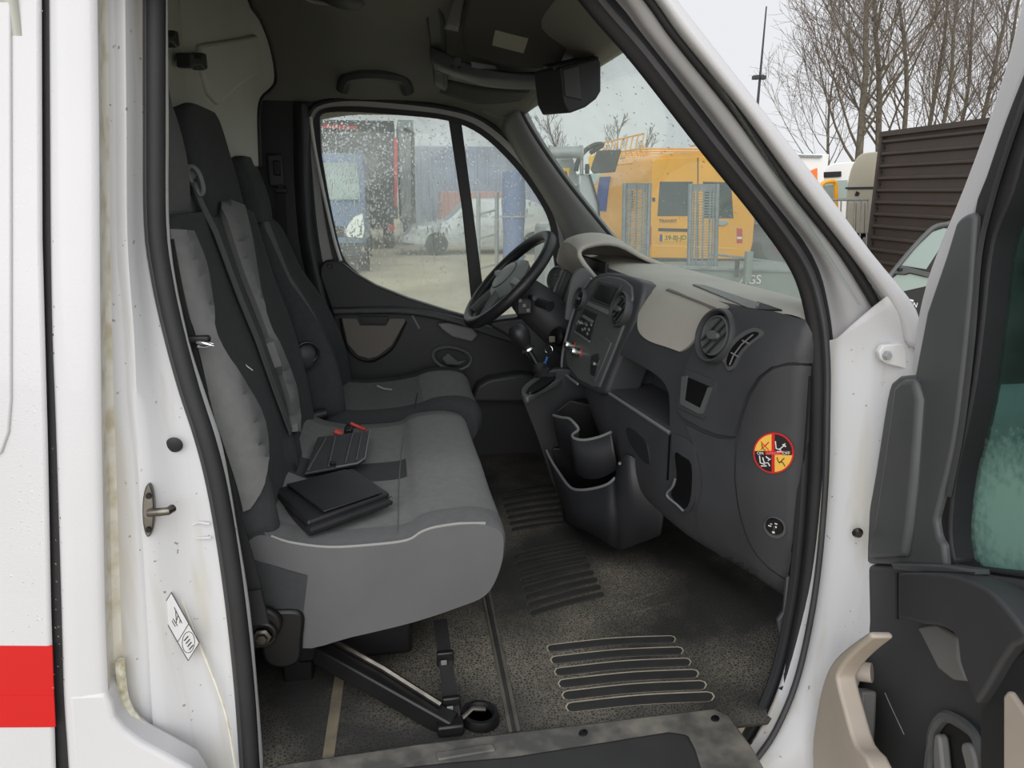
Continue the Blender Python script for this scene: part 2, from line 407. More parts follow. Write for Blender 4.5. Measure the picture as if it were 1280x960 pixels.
# ---- rear bulkhead
wr = thing('wall_rear', 'grey moulded bulkhead panel behind the seats', 'bulkhead', (-.5, 1.95, .6), kind='structure')
def bx(y, z): return -.472 - .004*math.sin((z-1.2)*2)
bk = put('panel', *grid_vf([[(bx(y, z), y, z) for y in [1.16+.08*i for i in range(20)]+[2.74, 2.83]] for z in [.55+.09*i for i in range(22)]]), 'bulkhead', wr, solid=.02)
bb = bvh_of(bk)
# moulded facets of the panel
CN = V((.35, -.10, 0)).normalized()
Cp = lambda o: (lambda a, b: QP(a, b, V((-.475, 2.0, 1.5))+CN*o, CN))
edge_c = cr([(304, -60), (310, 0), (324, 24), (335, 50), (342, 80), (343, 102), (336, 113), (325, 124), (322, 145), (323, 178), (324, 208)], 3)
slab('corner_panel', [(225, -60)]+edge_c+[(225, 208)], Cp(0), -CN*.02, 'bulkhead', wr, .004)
tube('edge_shade_tube', [Cp(.0)(a+1, b) for a, b in edge_c], .006, 'rubber', wr, 6)  # dark tube standing in for the shade along the panel edge
slab('raised_panel', [(250, 56), (300, 48), (322, 43), (326, 52), (325, 92), (300, 108), (275, 132), (262, 118), (252, 80)], Cp(.012), -CN*.02, 'bulkhead', wr, .008, seg=3)
drape('raised_panel', [(180, -20), (225, 10), (250, 52), (266, 112), (232, 92), (200, 60)], bb, .012, 'bulkhead', wr)
for (x, y) in ((213, 49), (248, 77)):
    slab('coat_hook', [(x+a*1.1, y+b*1.1) for a, b in ((-10, -9), (-6, -10), (-4, -4), (3, -4), (5, -10), (9, -9), (11, 8), (8, 10), (4, 4), (-4, 4), (-6, 8), (-9, 7))], lambda a, b: QX(a, b, -.425), (-.03, 0, 0), 'plastic_dark', wr, .003)

# ---- headliner
def ceil_z(x, y):
    s = (y-1.95)/.80
    z = 2.03-.03*max(0, s) + .165*(1-abs(s)**2.6)
    return z - .17*ss(.18, .56, x)*(1-.35*abs(s)**2) + .16*ss(-.05, -.40, x)*(1-abs(s)**4)
ys = [1.17+.0545*i for i in range(31)]
def xrow(y): e = .565-.115*((y-1.93)/.74)**2+.012; e -= .16*ss(1.42, 1.17, y); return [-.52+(e+.52)*i/19 for i in range(20)]
ce = put('ceiling', *grid_vf([[(x, y, ceil_z(x, y)) for x in xrow(y)] for y in ys]), 'headliner', solid=.012)
tag(ce, 'dark grey fabric headliner of the cab', 'headliner', kind='structure')
rf = put('roof', *grid_vf([[(x, y, ceil_z(x, y)+.05) for x in xrow(y)] for y in ys]), 'white_paint', ce, solid=.006)
cb = bvh_of(ce)
gh = tube('grab_handle', cr([Q(428, 113, 2.66), Q(434, 97, 2.63), Q(455, 92, 2.6), Q(480, 93, 2.6), Q(503, 98, 2.63), Q(510, 116, 2.66)], 5), .021, 'plastic', ce, 8)
lathe('dome_light', [(.0, -.012), (.055, -.012), (.072, -.004), (.076, .004)], V(hit(420, -6, cb)[0])+V((0, 0, 0)), -hit(420, -6, cb)[1], 'plastic_dark', ce, 28)
ring('bezel', V(hit(420, -6, cb)[0])+V((0, 0, -.004)), (0, 0, 1), .082, .006, 'pale_edge', ce, 32)

# ---- far side: pillars
wl = thing('wall_left', 'dark trimmed far side of the cab around the closed door', 'cab side', (.2, 2.76, .6), kind='structure')
slab('pillar_cover', [(306, 108), (345, 104), (372, 112), (398, 120), (402, 200), (410, 330), (428, 400), (445, 520), (445, 640), (306, 640)], Yp(2.745), (0, .04, 0), 'plastic_dark', wl, .006)
sheet('pillar_edge', [[Q(x, y, Y) for x, Y in ((a, 2.75), (a+7, 2.71), (b-6, 2.70), (b, 2.735))] for a, b, y in ((366, 384, 128), (367, 387, 160), (368, 388, 220), (374, 394, 300), (388, 410, 370), (402, 428, 440), (410, 440, 520))], 'plastic', wl, .006)
box('belt_height_adjuster', Q(345, 213, 2.735), (.055, .02, .11), 'plastic', wl, .008)
box('slider_button', Q(346, 210, 2.722), (.022, .012, .05), 'plastic_black', wl, .004)
lathe('belt_bolt', [(0, .02), (.012, .02), (.016, .0)], Q(352, 236, 2.735), (0, -1, 0), 'black_metal', wl, 12)
# lower far side shell, body outside and the area ahead of the door
box('lower_side', (.3, 2.81, .62), (1.9, .04, .5), 'plastic_dark', wl, .01)
box('front_side', (1.02, 2.80, 1.0), (.4, .04, .75), 'plastic_dark', wl, .01)
# windscreen pillar of the far side
apl = [(628, 158, 2.70), (655, 205, 2.70), (684, 250, 2.70), (702, 285, 2.70), (714, 318, 2.70), (722, 345, 2.70)]
apr = [(648, 136, 2.60), (667, 172, 2.60), (700, 220, 2.60), (738, 268, 2.60), (778, 316, 2.60), (800, 340, 2.60)]
rows = []
for a, b in zip(apl, apr):
    A, B = Q(*a), Q(*b); rows.append([A+V((0, .02, 0)), A, A.lerp(B, .35)+V((-.012, -.02, .0)), A.lerp(B, .75)+V((-.008, -.015, 0)), B, B+V((.03, .02, 0))])
sheet('windscreen_pillar_cover', rows, 'plastic_grey', wl, .006)
tube('windscreen_gasket', cr([Q(690, 116, 2.45), Q(662, 122, 2.58)]+[Q(a+3, b, y) for a, b, y in apr], 4), .007, 'rubber', wl, 8)
sheet('header_cover', [[Q(600, 140, 2.70), Q(625, 150, 2.69), Q(640, 150, 2.66)], [Q(612, 128, 2.68), Q(632, 130, 2.66), Q(648, 134, 2.60)], [Q(622, 118, 2.64), Q(640, 116, 2.6), Q(662, 118, 2.54)]], 'headliner', wl, .006)

# ---- far door (closed) with its window
d1 = thing('door_1', 'closed far door with dark panel and rain-wet window', 'door', (.2, 2.74, .7), kind='structure')
GI = [(397, 160), (399, 148), (408, 141), (440, 140), (500, 144), (560, 151), (600, 168), (640, 205), (670, 245), (686, 277), (690, 310), (692, 362), (650, 405), (600, 402), (560, 388), (510, 372), (470, 355), (446, 340), (428, 318), (415, 265), (405, 210)]
GO = [(384, 165), (387, 140), (402, 128), (440, 123), (500, 127), (560, 135), (605, 150), (650, 188), (683, 232), (704, 270), (714, 310), (722, 380), (660, 440), (600, 430), (560, 420), (500, 410), (450, 400), (430, 390), (412, 372), (396, 300), (388, 220)]
gi, go = cr(GI, 4, True), cr(GO, 4, True)
mid = [(a[0]+.42*(b[0]-a[0]), a[1]+.42*(b[1]-a[1])) for a, b in zip(gi, go)]
md2 = [(a[0]+.52*(b[0]-a[0]), a[1]+.52*(b[1]-a[1])) for a, b in zip(gi, go)]
lo = lambda L, y: [Q(a, b, y) for a, b in L]
put('window_seal', *grid_vf([lo(gi, 2.775), lo(gi, 2.745), lo(mid, 2.738), lo(mid, 2.78)], True), 'rubber', d1)
put('window_frame', *grid_vf([lo(mid, 2.77), lo(mid, 2.742), lo(go, 2.738), lo(go, 2.77)], True), 'frame_grey', d1)
outer = [(a[0]+(a[0]-540)*.02, a[1]+(a[1]-270)*.03) for a in go]
put('frame_gasket', *tube_vf(lo(go, 2.738), .008, 8, True), 'rubber', d1)
pn = put('window_pane', *prism(lo(gi, 2.772), (0, .003, 0)), 'wet_pane', d1, smooth=False)
tube('painted_edge', cr([Q(a, b, 2.735) for a, b in ((388, 146), (391, 170), (396, 200), (406, 248), (418, 300), (426, 326))], 4), .006, 'far_white', d1, 8)
slab('divider_bar', [(561, 149), (577, 154), (591, 260), (609, 400), (592, 402), (578, 262)], Yp(2.752), (0, .02, 0), 'rubber', d1, .003)
# water beads on the outer face of the pane
dv = []
def bead(c, r, st=1.0, n=6):
    vs = [c+V((0, .55*r, 0))]; fs = []
    for j in range(n):
        a = 2*math.pi*j/n; vs.append(c+V((r*math.cos(a), 0, r*st*math.sin(a)*(1.25 if math.sin(a) > 0 else 1))))
    for j in range(n): fs.append((0, 1+j, 1+(j+1) % n))
    return vs, fs
rd = random.Random(3)
while len(dv) < 3000:
    x, y = rd.uniform(396, 692), rd.uniform(139, 395)
    pr = 1.0 if x < 480 else .55 if x < 560 else .35
    if y > 300: pr *= .35
    if rd.random() < pr and inside((x, y), gi): dv.append(bead(Q(x, y, 2.7755), rd.choice((.0013, .0016, .002, .0026, .0036)), rd.choice((1, 1, 1.2, 2.2))))
many('water_beads', dv, 'water', d1, stuff=True)
rv = []
for k in range(34):                                              # run-off streaks
    x, y = rd.uniform(405, 560), rd.uniform(145, 300); L = rd.uniform(.05, .16); p = Q(x, y, 2.7755)
    rv.append(tube_vf([p, p+V((.004, 0, -L*.4)), p+V((.01, 0, -L))], [.0012, .0016, .0024], 4))
many('water_streaks', rv, 'water', d1, stuff=True)
DP = [(399, 345), (400, 333), (406, 326), (418, 325), (430, 330), (446, 343), (470, 357), (510, 373), (560, 389), (600, 400), (660, 408), (720, 400), (790, 400), (790, 680), (440, 680), (434, 560), (430, 500), (426, 440), (414, 388)]
dp = slab('door_panel', DP, Yp(2.70), (0, .055, 0), 'plastic_dark', d1, .008, seg=3)
slab('armrest_ledge', cr([(414, 386), (450, 385), (500, 385), (545, 391), (600, 405), (668, 425)], 4)+cr([(668, 438), (610, 420), (560, 403), (510, 394), (460, 393), (416, 394)], 4), Yp(2.665), (0, .04, 0), 'plastic', d1, .008, seg=3)
slab('upper_seam', [(511, 389), (514, 389), (526, 411), (523, 411)], Yp(2.694), (0, .008, 0), 'pale_edge', d1, .001)
slab('pocket_cover', [(427, 398), (446, 398), (450, 407), (482, 407), (487, 398), (506, 398), (507, 402), (490, 432), (472, 446), (461, 449), (447, 445), (434, 430)], Yp(2.688), (0, .014, 0), 'taupe', d1, .003)
tube('pocket_trim', [Q(a, b, 2.69) for a, b in cr([(425, 398), (433, 432), (447, 448), (462, 452), (474, 448), (492, 434), (508, 402)], 4)], .004, 'plastic_black', d1, 6)
slab('pocket_opening', [(449, 396), (486, 396), (482, 405), (453, 405)], Yp(2.686), (0, .01, 0), 'plastic_black', d1, .001)
slab('pull_cup', [(547, 405), (560, 404), (590, 411), (598, 419), (590, 428), (566, 422), (553, 413)], Yp(2.66), (0, .05, 0), 'plastic_grey', d1, .006)
tube('handle_bezel', [Q(565+24*math.cos(a)*(1-.1*math.sin(a)), 448+14*math.sin(a)+3*math.cos(a), 2.692) for a in [2*math.pi*i/28 for i in range(28)]], .008, 'plastic_mid', d1, 8, True)
slab('handle_recess', [(565+20*math.cos(a), 448+11*math.sin(a)+3*math.cos(a)) for a in [2*math.pi*i/20 for i in range(20)]], Yp(2.696), (0, .006, 0), 'plastic_black', d1, .001)
slab('release_lever', [(552, 448), (560, 441), (566, 446), (572, 452), (584, 450), (574, 457), (558, 456)], Yp(2.682), (0, .012, 0), 'plastic_mid', d1, .003)
slab('lower_pocket', [(588, 503), (598, 482), (612, 474), (650, 468), (668, 470), (672, 503)], Yp(2.63), (0, .08, 0), 'plastic', d1, .012, seg=3)
lathe('screw_cap', [(0, .003), (.008, .003), (.01, 0)], Q(412, 333, 2.70), (0, -1, 0), 'plastic_black', d1, 12)

# ---- windscreen
def ws(y, z): s = (y-1.93)/.74; return .565+(1.964-z)*.81-.115*s*s
w1 = put('window_1', *grid_vf([[(ws(y, z), y, z) for y in [1.17+.076*i for i in range(21)]] for z in [1.40+.06*i for i in range(11)]]), 'windscreen_glass', solid=.004)
tag(w1, 'large raked windscreen with a few raindrops', 'windscreen', kind='structure')
dv = []
for k in range(260):
    y, z = rd.uniform(1.3, 2.6), rd.uniform(1.62, 2.0); r = rd.choice((.002, .0026, .0034)); c = V((ws(y, z)+.003, y, z)); nn = V((.81, 0, 1)).normalized(); ux, uy, uz = basis(nn)
    vs = [c+nn*r*.6]+[c+ux*(r*math.cos(a))+uy*(r*math.sin(a)) for a in [2*math.pi*j/6 for j in range(6)]]
    dv.append((vs, [(0, 1+j, 1+(j+1) % 6) for j in range(6)]))
many('raindrops', dv, 'water', w1, stuff=True)
# bonnet cowl and wiper below the glass
# ---- cab floor
def fz(x, y):
    z = .70 + .62*max(0, x-.80)*ss(.80, 1.0, x)*1.2 + .03*math.exp(-((x-.80)/.05)**2)*ss(1.9, 1.5, y)
    z += .16*ss(.74, 1.02, x)*ss(1.75, 1.3, y)
    return z
fl = put('floor', *grid_vf([[(-.5+.035*i, 1.128+.04*j, fz(-.5+.035*i, 1.128+.04*j)) for i in range(47)] for j in range(42)]), 'floor_mat', solid=.012)
tag(fl, 'worn dark rubber cab floor mat with dusty ribs', 'floor mat', kind='structure')
fb = bvh_of(fl)
mat('rib_worn', (185, 176, 158), .8, var=.15, vscale=20); mat('rib_core', (44, 44, 44), .75, var=.2, vscale=15)
mat('strip_worn', (112, 104, 88), .8, var=.2, vscale=25); mat('rib_dim', (88, 85, 78), .8, var=.2, vscale=15)
def rib(a, b, bow, wpx, outer):
    def stad(wd):
        L = []; c = ((a[0]+b[0])/2, (a[1]+b[1])/2-bow)
        path = cr([a, c, b], 6); n = len(path)
        for i, p in enumerate(path): L.append((p[0], p[1]-wd/2))
        dx = 1 if b[0] > a[0] else -1
        L += [(b[0]+dx*wd*.55, b[1]-wd*.36), (b[0]+dx*wd*.78, b[1]), (b[0]+dx*wd*.55, b[1]+wd*.36)]
        for i, p in reversed(list(enumerate(path))): L.append((p[0], p[1]+wd/2))
        L += [(a[0]-dx*wd*.55, a[1]+wd*.36), (a[0]-dx*wd*.78, a[1]), (a[0]-dx*wd*.55, a[1]-wd*.36)]; return L
    o = slab('floor_rib', stad(wpx), Zp(.708), (0, 0, -.008), outer, fl, 0)
    slab('rib_core', stad(wpx*.76), Zp(.711), (0, 0, -.004), 'rib_core', o, 0)
for i in range(6):
    t = i/5; rib((690+t*26, 809.5+t*73.5), (838+t*46, 798.5+t*71.5), 2.5, 9.0+t*3.2, 'rib_worn')
for i in range(8):
    t = i/7; rib((646+t*21, 694+t*71), (722+t*29, 678.5+t*64), 1.2, 5.6+t*1.4, 'rib_dim')
for i in range(7):
    t = i/6; rib((628+t*14, 616+t*45), (690+t*17, 606+t*46), .8, 4, 'rib_dim')
slab('floor_channel', [(601, 738), (613, 735), (651, 912), (636, 914)], Zp(.710), (0, 0, -.012), 'rib_dim', fl, .002)
slab('floor_channel', [(605, 738), (609.5, 736), (645.5, 913), (641, 914)], Zp(.713), (0, 0, -.012), 'rib_core', fl, .002)
slab('floor_strip', [(419, 835), (433, 834), (417, 950), (402, 952)], Zp(.709), (0, 0, -.01), 'strip_worn', fl, .002)
for L in ([(680, 786), (740, 768), (800, 748), (860, 730), (905, 716)], [(720, 800), (780, 772), (850, 752), (930, 742)]):
    P = [on_floor for on_floor in (hit(a, b, fb) for a, b in cr(L, 5)) if on_floor]
    n_ = len(P); put('floor_fold', *tube_vf([p[0]-V((0, 0, .010)) for p in P], [.004+.014*math.sin(math.pi*(i+.5)/n_) for i in range(n_)], 10), 'floor_mat', fl)
# sill plate and the step below it
mat('sill', (82, 82, 80), .6, col2=(128, 124, 116), vscale=16, bump=.3, scale=120); mat('step', (52, 52, 53), .6, var=.15, vscale=10)
slab('sill_plate', [(318, 968), (350, 954), (520, 929), (640, 914), (760, 900), (850, 889), (893, 884), (912, 893), (942, 935), (985, 1010), (320, 1010)], Zp(.722), (0, 0, -.03), 'sill', fl, .006)
slab('sill_lip', [(330, 1010), (470, 960), (560, 950), (640, 943), (760, 924), (835, 912), (862, 916), (872, 935), (885, 975), (900, 1040), (330, 1040)], Zp(.724), (0, 0, -.10), 'step', fl, .01, seg=3)
slab('sill_inset', [(545, 940), (616, 929), (619, 937), (548, 949)], Zp(.7275), (0, 0, -.006), 'sill', fl, .002)
for p in ((729, 916), (894, 898)):
    c = QZ(p[0], p[1], .723); lathe('screw_hole', [(0, .001), (.007, .001), (.008, 0)], c, (0, 0, 1), 'plastic_black', fl, 12, 1.3)

# ---- near side: body around the door opening
wn = thing('wall_right', 'white painted body pillars around the open doorway', 'van body', (-.3, 1.12, .5), kind='structure')
Y_ = [-70, 0, 150, 300, 420, 500, 560, 660, 760, 868, 930, 1000, 1060]
ca = [65, 66, 67, 68, 70, 73, 75, 78, 81, 84, 88, 92, 94]
cb_ = [120, 120, 122, 123, 124, 125, 126, 128, 130, 134, 137, 139, 141]
ce_ = [181, 181, 182, 184, 206, 231, 250, 268, 284, 294, 299, 304, 308]
rows = []
for y, a, b, e in zip(Y_, ca, cb_, ce_):
    c = b+9; d2 = c+(e-c)*(.36 if y < 500 else .3)
    rows.append([Sd(.03)(a-1, y), Sd(0)(a, y), Sd(-.003)((a+b)/2, y), Sd(0)(b-3, y), Sd(.012)(b+2, y), Sd(.045)(c, y), Sd(.06)(d2-5, y), Sd(.055)(d2+8, y), Sd(.085)((d2+e)/2+6, y), Sd(.10)(e, y), Sd(.11)(e+26, y), Sd(.25)(e+24, y)])
v, f = grid_vf(dense(rows, 3, 4)); nj = len(dense(rows, 3, 4)[0])-1
put('door_pillar', v, f, ['white_paint', 'jamb_paint', 'grime_paint'], wn, idx=[0 if (i % nj) < 11 else 2 if (i % nj) < 16 else 1 for i in range(len(f))], solid=.004, fix=True)
slab('lower_side_panel', [(83, 868), (120, 866), (132, 866), (140, 880), (143, 896), (155, 912), (175, 928), (205, 944), (238, 962), (262, 1000), (262, 1090), (96, 1090), (90, 960)], Sd(-.006), (0, .05, 0), 'white_paint', wn, .008, seg=3)
put('moss_deposit', *tube_vf([Sd(.034)(a+8, b-5) for a, b in cr([(142, 830), (148, 880), (165, 908), (190, 930), (222, 948), (252, 974)], 4)], .008, 6), 'mossy_paint', wn)
tube('seam_bead', [Sd(.078)(a, b) for a, b in cr([(190, 585), (200, 650), (216, 716), (241, 785), (268, 850), (284, 900), (295, 965)], 4)], .0022, 'grime_paint', wn, 6)
# striker
pb = lambda a, b: Sd(.055)(a, b)
slab('striker_plate', [(185+7.5*math.cos(t), 640+33*math.sin(t)-1) for t in [2*math.pi*i/24 for i in range(24)]], Sd(.045), V((0, .012, 0)), 'steel', wn, .002)
tube('striker_pin', [Sd(.042)(186, 641), Sd(.035)(200, 640), Sd(.035)(210, 639), Sd(.045)(216, 635)], .0065, 'steel', wn, 10)
for dy in (-20, 22): lathe('striker_screw', [(0, .003), (.004, .003), (.005, 0)], Sd(.044)(186, 640+dy), (0, -1, 0), 'black_metal', wn, 10)
lathe('drain_plug', [(0, .002), (.010, .002), (.013, 0)], Sd(.079)(218, 556), (0, -1, -.1), 'rubber', wn, 16)
tube('pressed_oval', [Sd(.090)(a, b) for a, b in ((262, 655), (248, 653), (238, 658), (237, 667), (246, 673), (264, 672))], .0022, 'jamb_paint', wn, 6)
# small information sticker: outline, seat pictogram, oval stamp
e1, e2 = Sd(.068)(215, 739), Sd(.068)(201, 762); e3 = Sd(.068)(236, 824)
fa = e3-e2; fb_ = e1-e2
sp = lambda u, w2, o=0: e2+fa*u+fb_*w2+V((0, -.004-o, 0))
def lineset(name, L, r, m): many(name, [tube_vf([sp(*a), sp(*b)], r, 4) for a, b in L], m, wn)
put('sticker', *prism([sp(0, 0), sp(1, 0), sp(1, 1), sp(0, 1)], (0, .003, 0)), 'jamb_paint', wn)
lineset('sticker_print', [((0, 0), (1, 0)), ((1, 0), (1, 1)), ((1, 1), (0, 1)), ((0, 1), (0, 0)), ((.62, 0), (.62, 1)), ((.2, .75), (.5, .7)), ((.25, .75), (.4, .45)), ((.3, .4), (.45, .42)), ((.35, .7), (.38, .55)), ((.42, .72), (.46, .6)), ((.3, .3), (.42, .3))], .0007, 'print_black')
many('sticker_stamp', [tube_vf([sp(.81+.15*math.cos(a), .5+.42*math.sin(a)) for a in [2*math.pi*i/16 for i in range(16)]], .0006, 4, True)]+[tube_vf([sp(.72+.06*k, .35), sp(.74+.06*k, .65)], .0012, 4) for k in range(4)], 'print_black', wn)

# windscreen pillar of the near side: white return with shade put into its colour, drip rubber, white outer skin
kO = [(725, -60), (775, 0), (806, 45), (879, 136), (947, 226), (1017, 317), (1037, 385), (1044, 450)]
kG = [(757, -60), (806, 0), (838, 45), (911, 136), (976, 226), (1048, 317), (1092, 385), (1115, 430)]
kB = [(772, -60), (820, 0), (852, 45), (926, 136), (992, 226), (1063, 317), (1112, 385), (1128, 425)]
kW = [(800, -60), (843, 0), (878, 45), (949, 136), (1019, 226), (1087, 317), (1143, 388), (1150, 440)]
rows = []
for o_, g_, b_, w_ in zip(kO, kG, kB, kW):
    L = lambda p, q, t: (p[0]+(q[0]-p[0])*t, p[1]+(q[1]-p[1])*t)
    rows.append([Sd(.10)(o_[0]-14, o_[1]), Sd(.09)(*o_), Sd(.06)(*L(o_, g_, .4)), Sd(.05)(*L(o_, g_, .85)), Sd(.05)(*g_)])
sheet('pillar_return', rows, 'pillar_shaded_white', wn, .006)
rows = []
for g_, b_, w_ in zip(kG, kB, kW):
    P = Sd(.0)(*w_)
    rows.append([Sd(.045)(*b_), Sd(.012)(b_[0]+3, b_[1]), Sd(-.006)(*L(b_, w_, .5)), P, P+V((.012, .05, 0)), P+V((.03, .14, 0))])
sheet('pillar_skin', rows, 'white_paint', wn, .006)
drp = [((a[0]+b[0])/2, (a[1]+b[1])/2) for a, b in zip(kG, kB)][:-2]+[(1104, 396), (1111, 407)]
tube('drip_rubber', cr([Sd(.035)(*p) for p in drp], 4), .0085, 'rubber', wn, 10)
tube('pillar_moss', cr([Sd(.012)(b[0]+8, b[1]) for b in kB[:7]], 4), .004, 'mossy_paint', wn, 6)
jr = [(424, 1043, 1112), (450, 1044, 1150), (520, 1044, 1140), (600, 1041, 1130), (700, 1031, 1110), (780, 1017, 1090), (860, 996, 1070), (920, 968, 1050), (960, 938, 1040), (1040, 900, 1030)]
yy = lambda y, t: y-58*t if y == 424 else y-14*t if y == 450 else y
rows = [[Sd(.10)(a-22, y), Sd(.07)(a, y), Sd(.045)(a+(b-a)*.3, yy(y, .3)), Sd(.025)(a+(b-a)*.65, yy(y, .65)), Sd(.0)(b, yy(y, 1)), Sd(.0)(b, yy(y, 1))+V((.02, .05, 0)), Sd(.0)(b, yy(y, 1))+V((.05, .2, 0))] for y, a, b in jr]
jm = sheet('hinge_pillar', rows, 'jamb_paint', wn, .006)
jb = bvh_of(jm)
slab('hinge_plate', [(1146, 432), (1122, 430), (1104, 432), (1099, 440), (1101, 449), (1109, 455), (1128, 460), (1146, 468)], Sd(.008), V((0, .012, 0)), 'far_white', wn, .002)
lathe('hinge_bolt', [(0, .008), (.006, .008), (.0085, .004), (.0085, 0)], Sd(.006)(1108, 444), (0, -1, 0), 'silver', wn, 6)
lathe('check_bolt', [(0, .008), (.006, .008), (.010, .0)], Sd(.016)(1072, 666), (-.3, -1, 0), 'steel', wn, 10)
for c_ in ((1051, 528), (1011, 862)):
    h = hit(c_[0], c_[1], jb)
    if h: ring('pressed_ring', h[0], h[1], .011, .0016, 'jamb_paint', wn, 20)
# outer wing behind the hinge line
box('front_wing', (1.30, 1.16, .85), (.75, .10, 1.0), 'white_paint', wn, .04)

box('door_header', (-.06, 1.17, 2.075), (.95, .10, .07), 'white_paint', wn, .02)
tube('header_rubber', [(-.5, 1.165, 2.028), (-.1, 1.165, 2.034), (.30, 1.165, 2.026)], .014, 'rubber', wn, 10)
# door seals
tl = thing('trim_1', 'black rubber seal running around the open doorway', 'door seal', (-.25, 1.2, .6), kind='structure')
sl = [(193, -70), (193, 0), (193, 150), (194, 280), (203, 350), (217, 415), (236, 485), (257, 550), (272, 610), (286, 690), (298, 780), (307, 870), (313, 960), (318, 1050)]
tube('seal_bulb', [Sd(.10)(*p) for p in cr(sl, 4)], .0115, 'rubber', tl, 12, up=(0, 1, 0), ry=.016)
tube('seal_lip', [Sd(.095)(p[0]-10, p[1]) for p in cr(sl, 4)], .005, 'rubber_grey', tl, 8)
tube('seal_trim', [Sd(.112)(p[0]+11, p[1]) for p in cr(sl, 4)], .003, 'rubber_grey', tl, 8)
sr = [(690, -70), (752, 8), (803, 67), (888, 177), (959, 266), (1004, 333), (1022, 392), (1028, 450), (1028, 520), (1026, 600), (1018, 700), (1006, 780), (988, 855), (962, 915), (935, 955), (905, 1010)]
tube('seal_bulb', [Sd(.10)(*p) for p in cr(sr, 5)], .017, 'rubber', tl, 12, up=(0, 1, 0), ry=.0235)
tube('seal_lip', [Sd(.06)(p[0]+6, p[1]+1) for p in cr(sr, 5)], .006, 'rubber_grey', tl, 8)
si = [(1008, 470), (1008, 540), (1004, 620), (998, 700), (990, 760), (975, 830), (955, 885), (930, 930)]
tube('seal_trim', [Sd(.125)(*p) for p in cr(si, 5)], .012, 'plastic_dark', tl, 8, up=(0, 1, 0), ry=.014)
slab('kick_bracket', [(984, 722), (996, 720), (992, 780), (976, 800), (972, 776), (980, 765)], Sd(.13), (0, .01, 0), 'plastic', tl, .003)

# ---- sliding side door at the left edge
d3 = thing('door_3', 'white sliding side door with a red stripe at the left edge', 'sliding door', (-.8, 1.08, .3), kind='structure')
slab('door_skin', [(-260, -80), (48, -80), (50, 0), (51, 300), (58, 560), (62, 760), (68, 960), (71, 1090), (-260, 1090)], Sd(0), (0, .010, 0), 'white_paint', d3, .006, seg=3)
slab('pressed_panel', [(-260, -80), (13, -80), (14, 300), (14, 500), (11, 540), (2, 566), (-18, 582), (-60, 588), (-260, 588)], Sd(-.004), (0, .008, 0), 'white_paint', d3, .003, seg=3)
slab('red_stripe', [(-260, 806), (65, 808), (67, 869), (-260, 869)], Sd(-.0012), (0, .003, 0), 'red_paint', d3, 0)
slab('red_stripe', [(-260, 869), (67, 869), (69, 909), (-260, 911)], Sd(-.0016), (0, .003, 0), 'red_paint', d3, 0)
slab('gap_seal', [(45, -80), (75, -80), (80, 560), (100, 1090), (60, 1090), (50, 560)], Sd(.013), (0, .01, 0), 'rubber', d3, 0)
rw = random.Random(5); bd = []
for k in range(420):
    x, y = rw.choice((rw.uniform(2, 54), rw.uniform(66, 118))), rw.uniform(0, 860)
    c = Sd(-.003 if x > 60 else 0)(x, y)
    if x < 14: continue
    vs, fs = bead(V((0, 0, 0)), rw.choice((.0009, .0012, .0016)), 1.1); bd.append(([c+V((q.x, -q.y-.0005, q.z)) for q in vs], [tuple(reversed(q)) for q in fs]))
many('raindrops', bd, 'water', d3, stuff=True)

# ---- open near door on the right
d2 = thing('door_2', 'open white door at the right with dark inner panel and misted glass', 'door', HG+DE*.3+V((0, 0, .6)), kind='structure')
gc = Dr(-.02)(1262, 650)
pane_mat('misted_pane', (.22, .33, .31), (.02, .14), (.50, .70, .63), .42, .75, 7, blob=(tuple(gc), .10, .19, .62))
slab('outer_skin', [(1060, 700), (1180, 715), (1300, 727), (1500, 745), (1500, 1150), (960, 1150), (1015, 930)], Dr(-.055), -DN*.02, 'white_paint', d2, .006)
slab('frame_edge', cr([(1290, -60), (1262, 60), (1237, 142), (1204, 232), (1170, 315), (1155, 360), (1145, 407), (1139, 464)], 3)+[(1150, 480)]+cr([(1170, 470), (1190, 380), (1207, 300), (1221, 260), (1238, 215), (1258, 152), (1284, 80), (1330, -40)], 3), Dr(0), -DN*.05, 'white_paint', d2, .006, seg=3)
slab('window_channel', cr([(1330, -40), (1284, 78), (1256, 150), (1232, 220), (1216, 272), (1207, 420), (1192, 540), (1176, 640), (1174, 690)], 3)+[(1190, 712), (1300, 728), (1420, 738), (1420, 728), (1290, 718), (1202, 708)]+cr([(1192, 701), (1187, 664), (1193, 600), (1206, 540), (1218, 478), (1228, 400), (1234, 340), (1243, 292), (1264, 240), (1286, 165), (1350, 0)], 3), Dr(.012), -DN*.04, 'rubber', d2, .004)
slab('window_pane', [(1352, -10), (1284, 160), (1260, 240), (1240, 292), (1231, 340), (1215, 478), (1190, 600), (1183, 664), (1187, 706), (1199, 716), (1300, 730), (1420, 742), (1500, 600), (1500, 0)], Dr(-.02), -DN*.004, 'misted_pane', d2, 0)
tube('rear_frame', cr([Dr(-.02)(a, b) for a, b in ((1338, -30), (1400, -75), (1470, -60), (1500, 0), (1508, 200), (1510, 400), (1506, 600), (1498, 760))], 4), .022, 'rubber', d2, 10)
tube('channel_lip', [Dr(.016)(a, b) for a, b in cr([(1296, 80), (1258, 190), (1237, 260), (1224, 320), (1216, 420), (1203, 530), (1186, 620)], 4)], .004, 'rubber_grey', d2, 6)
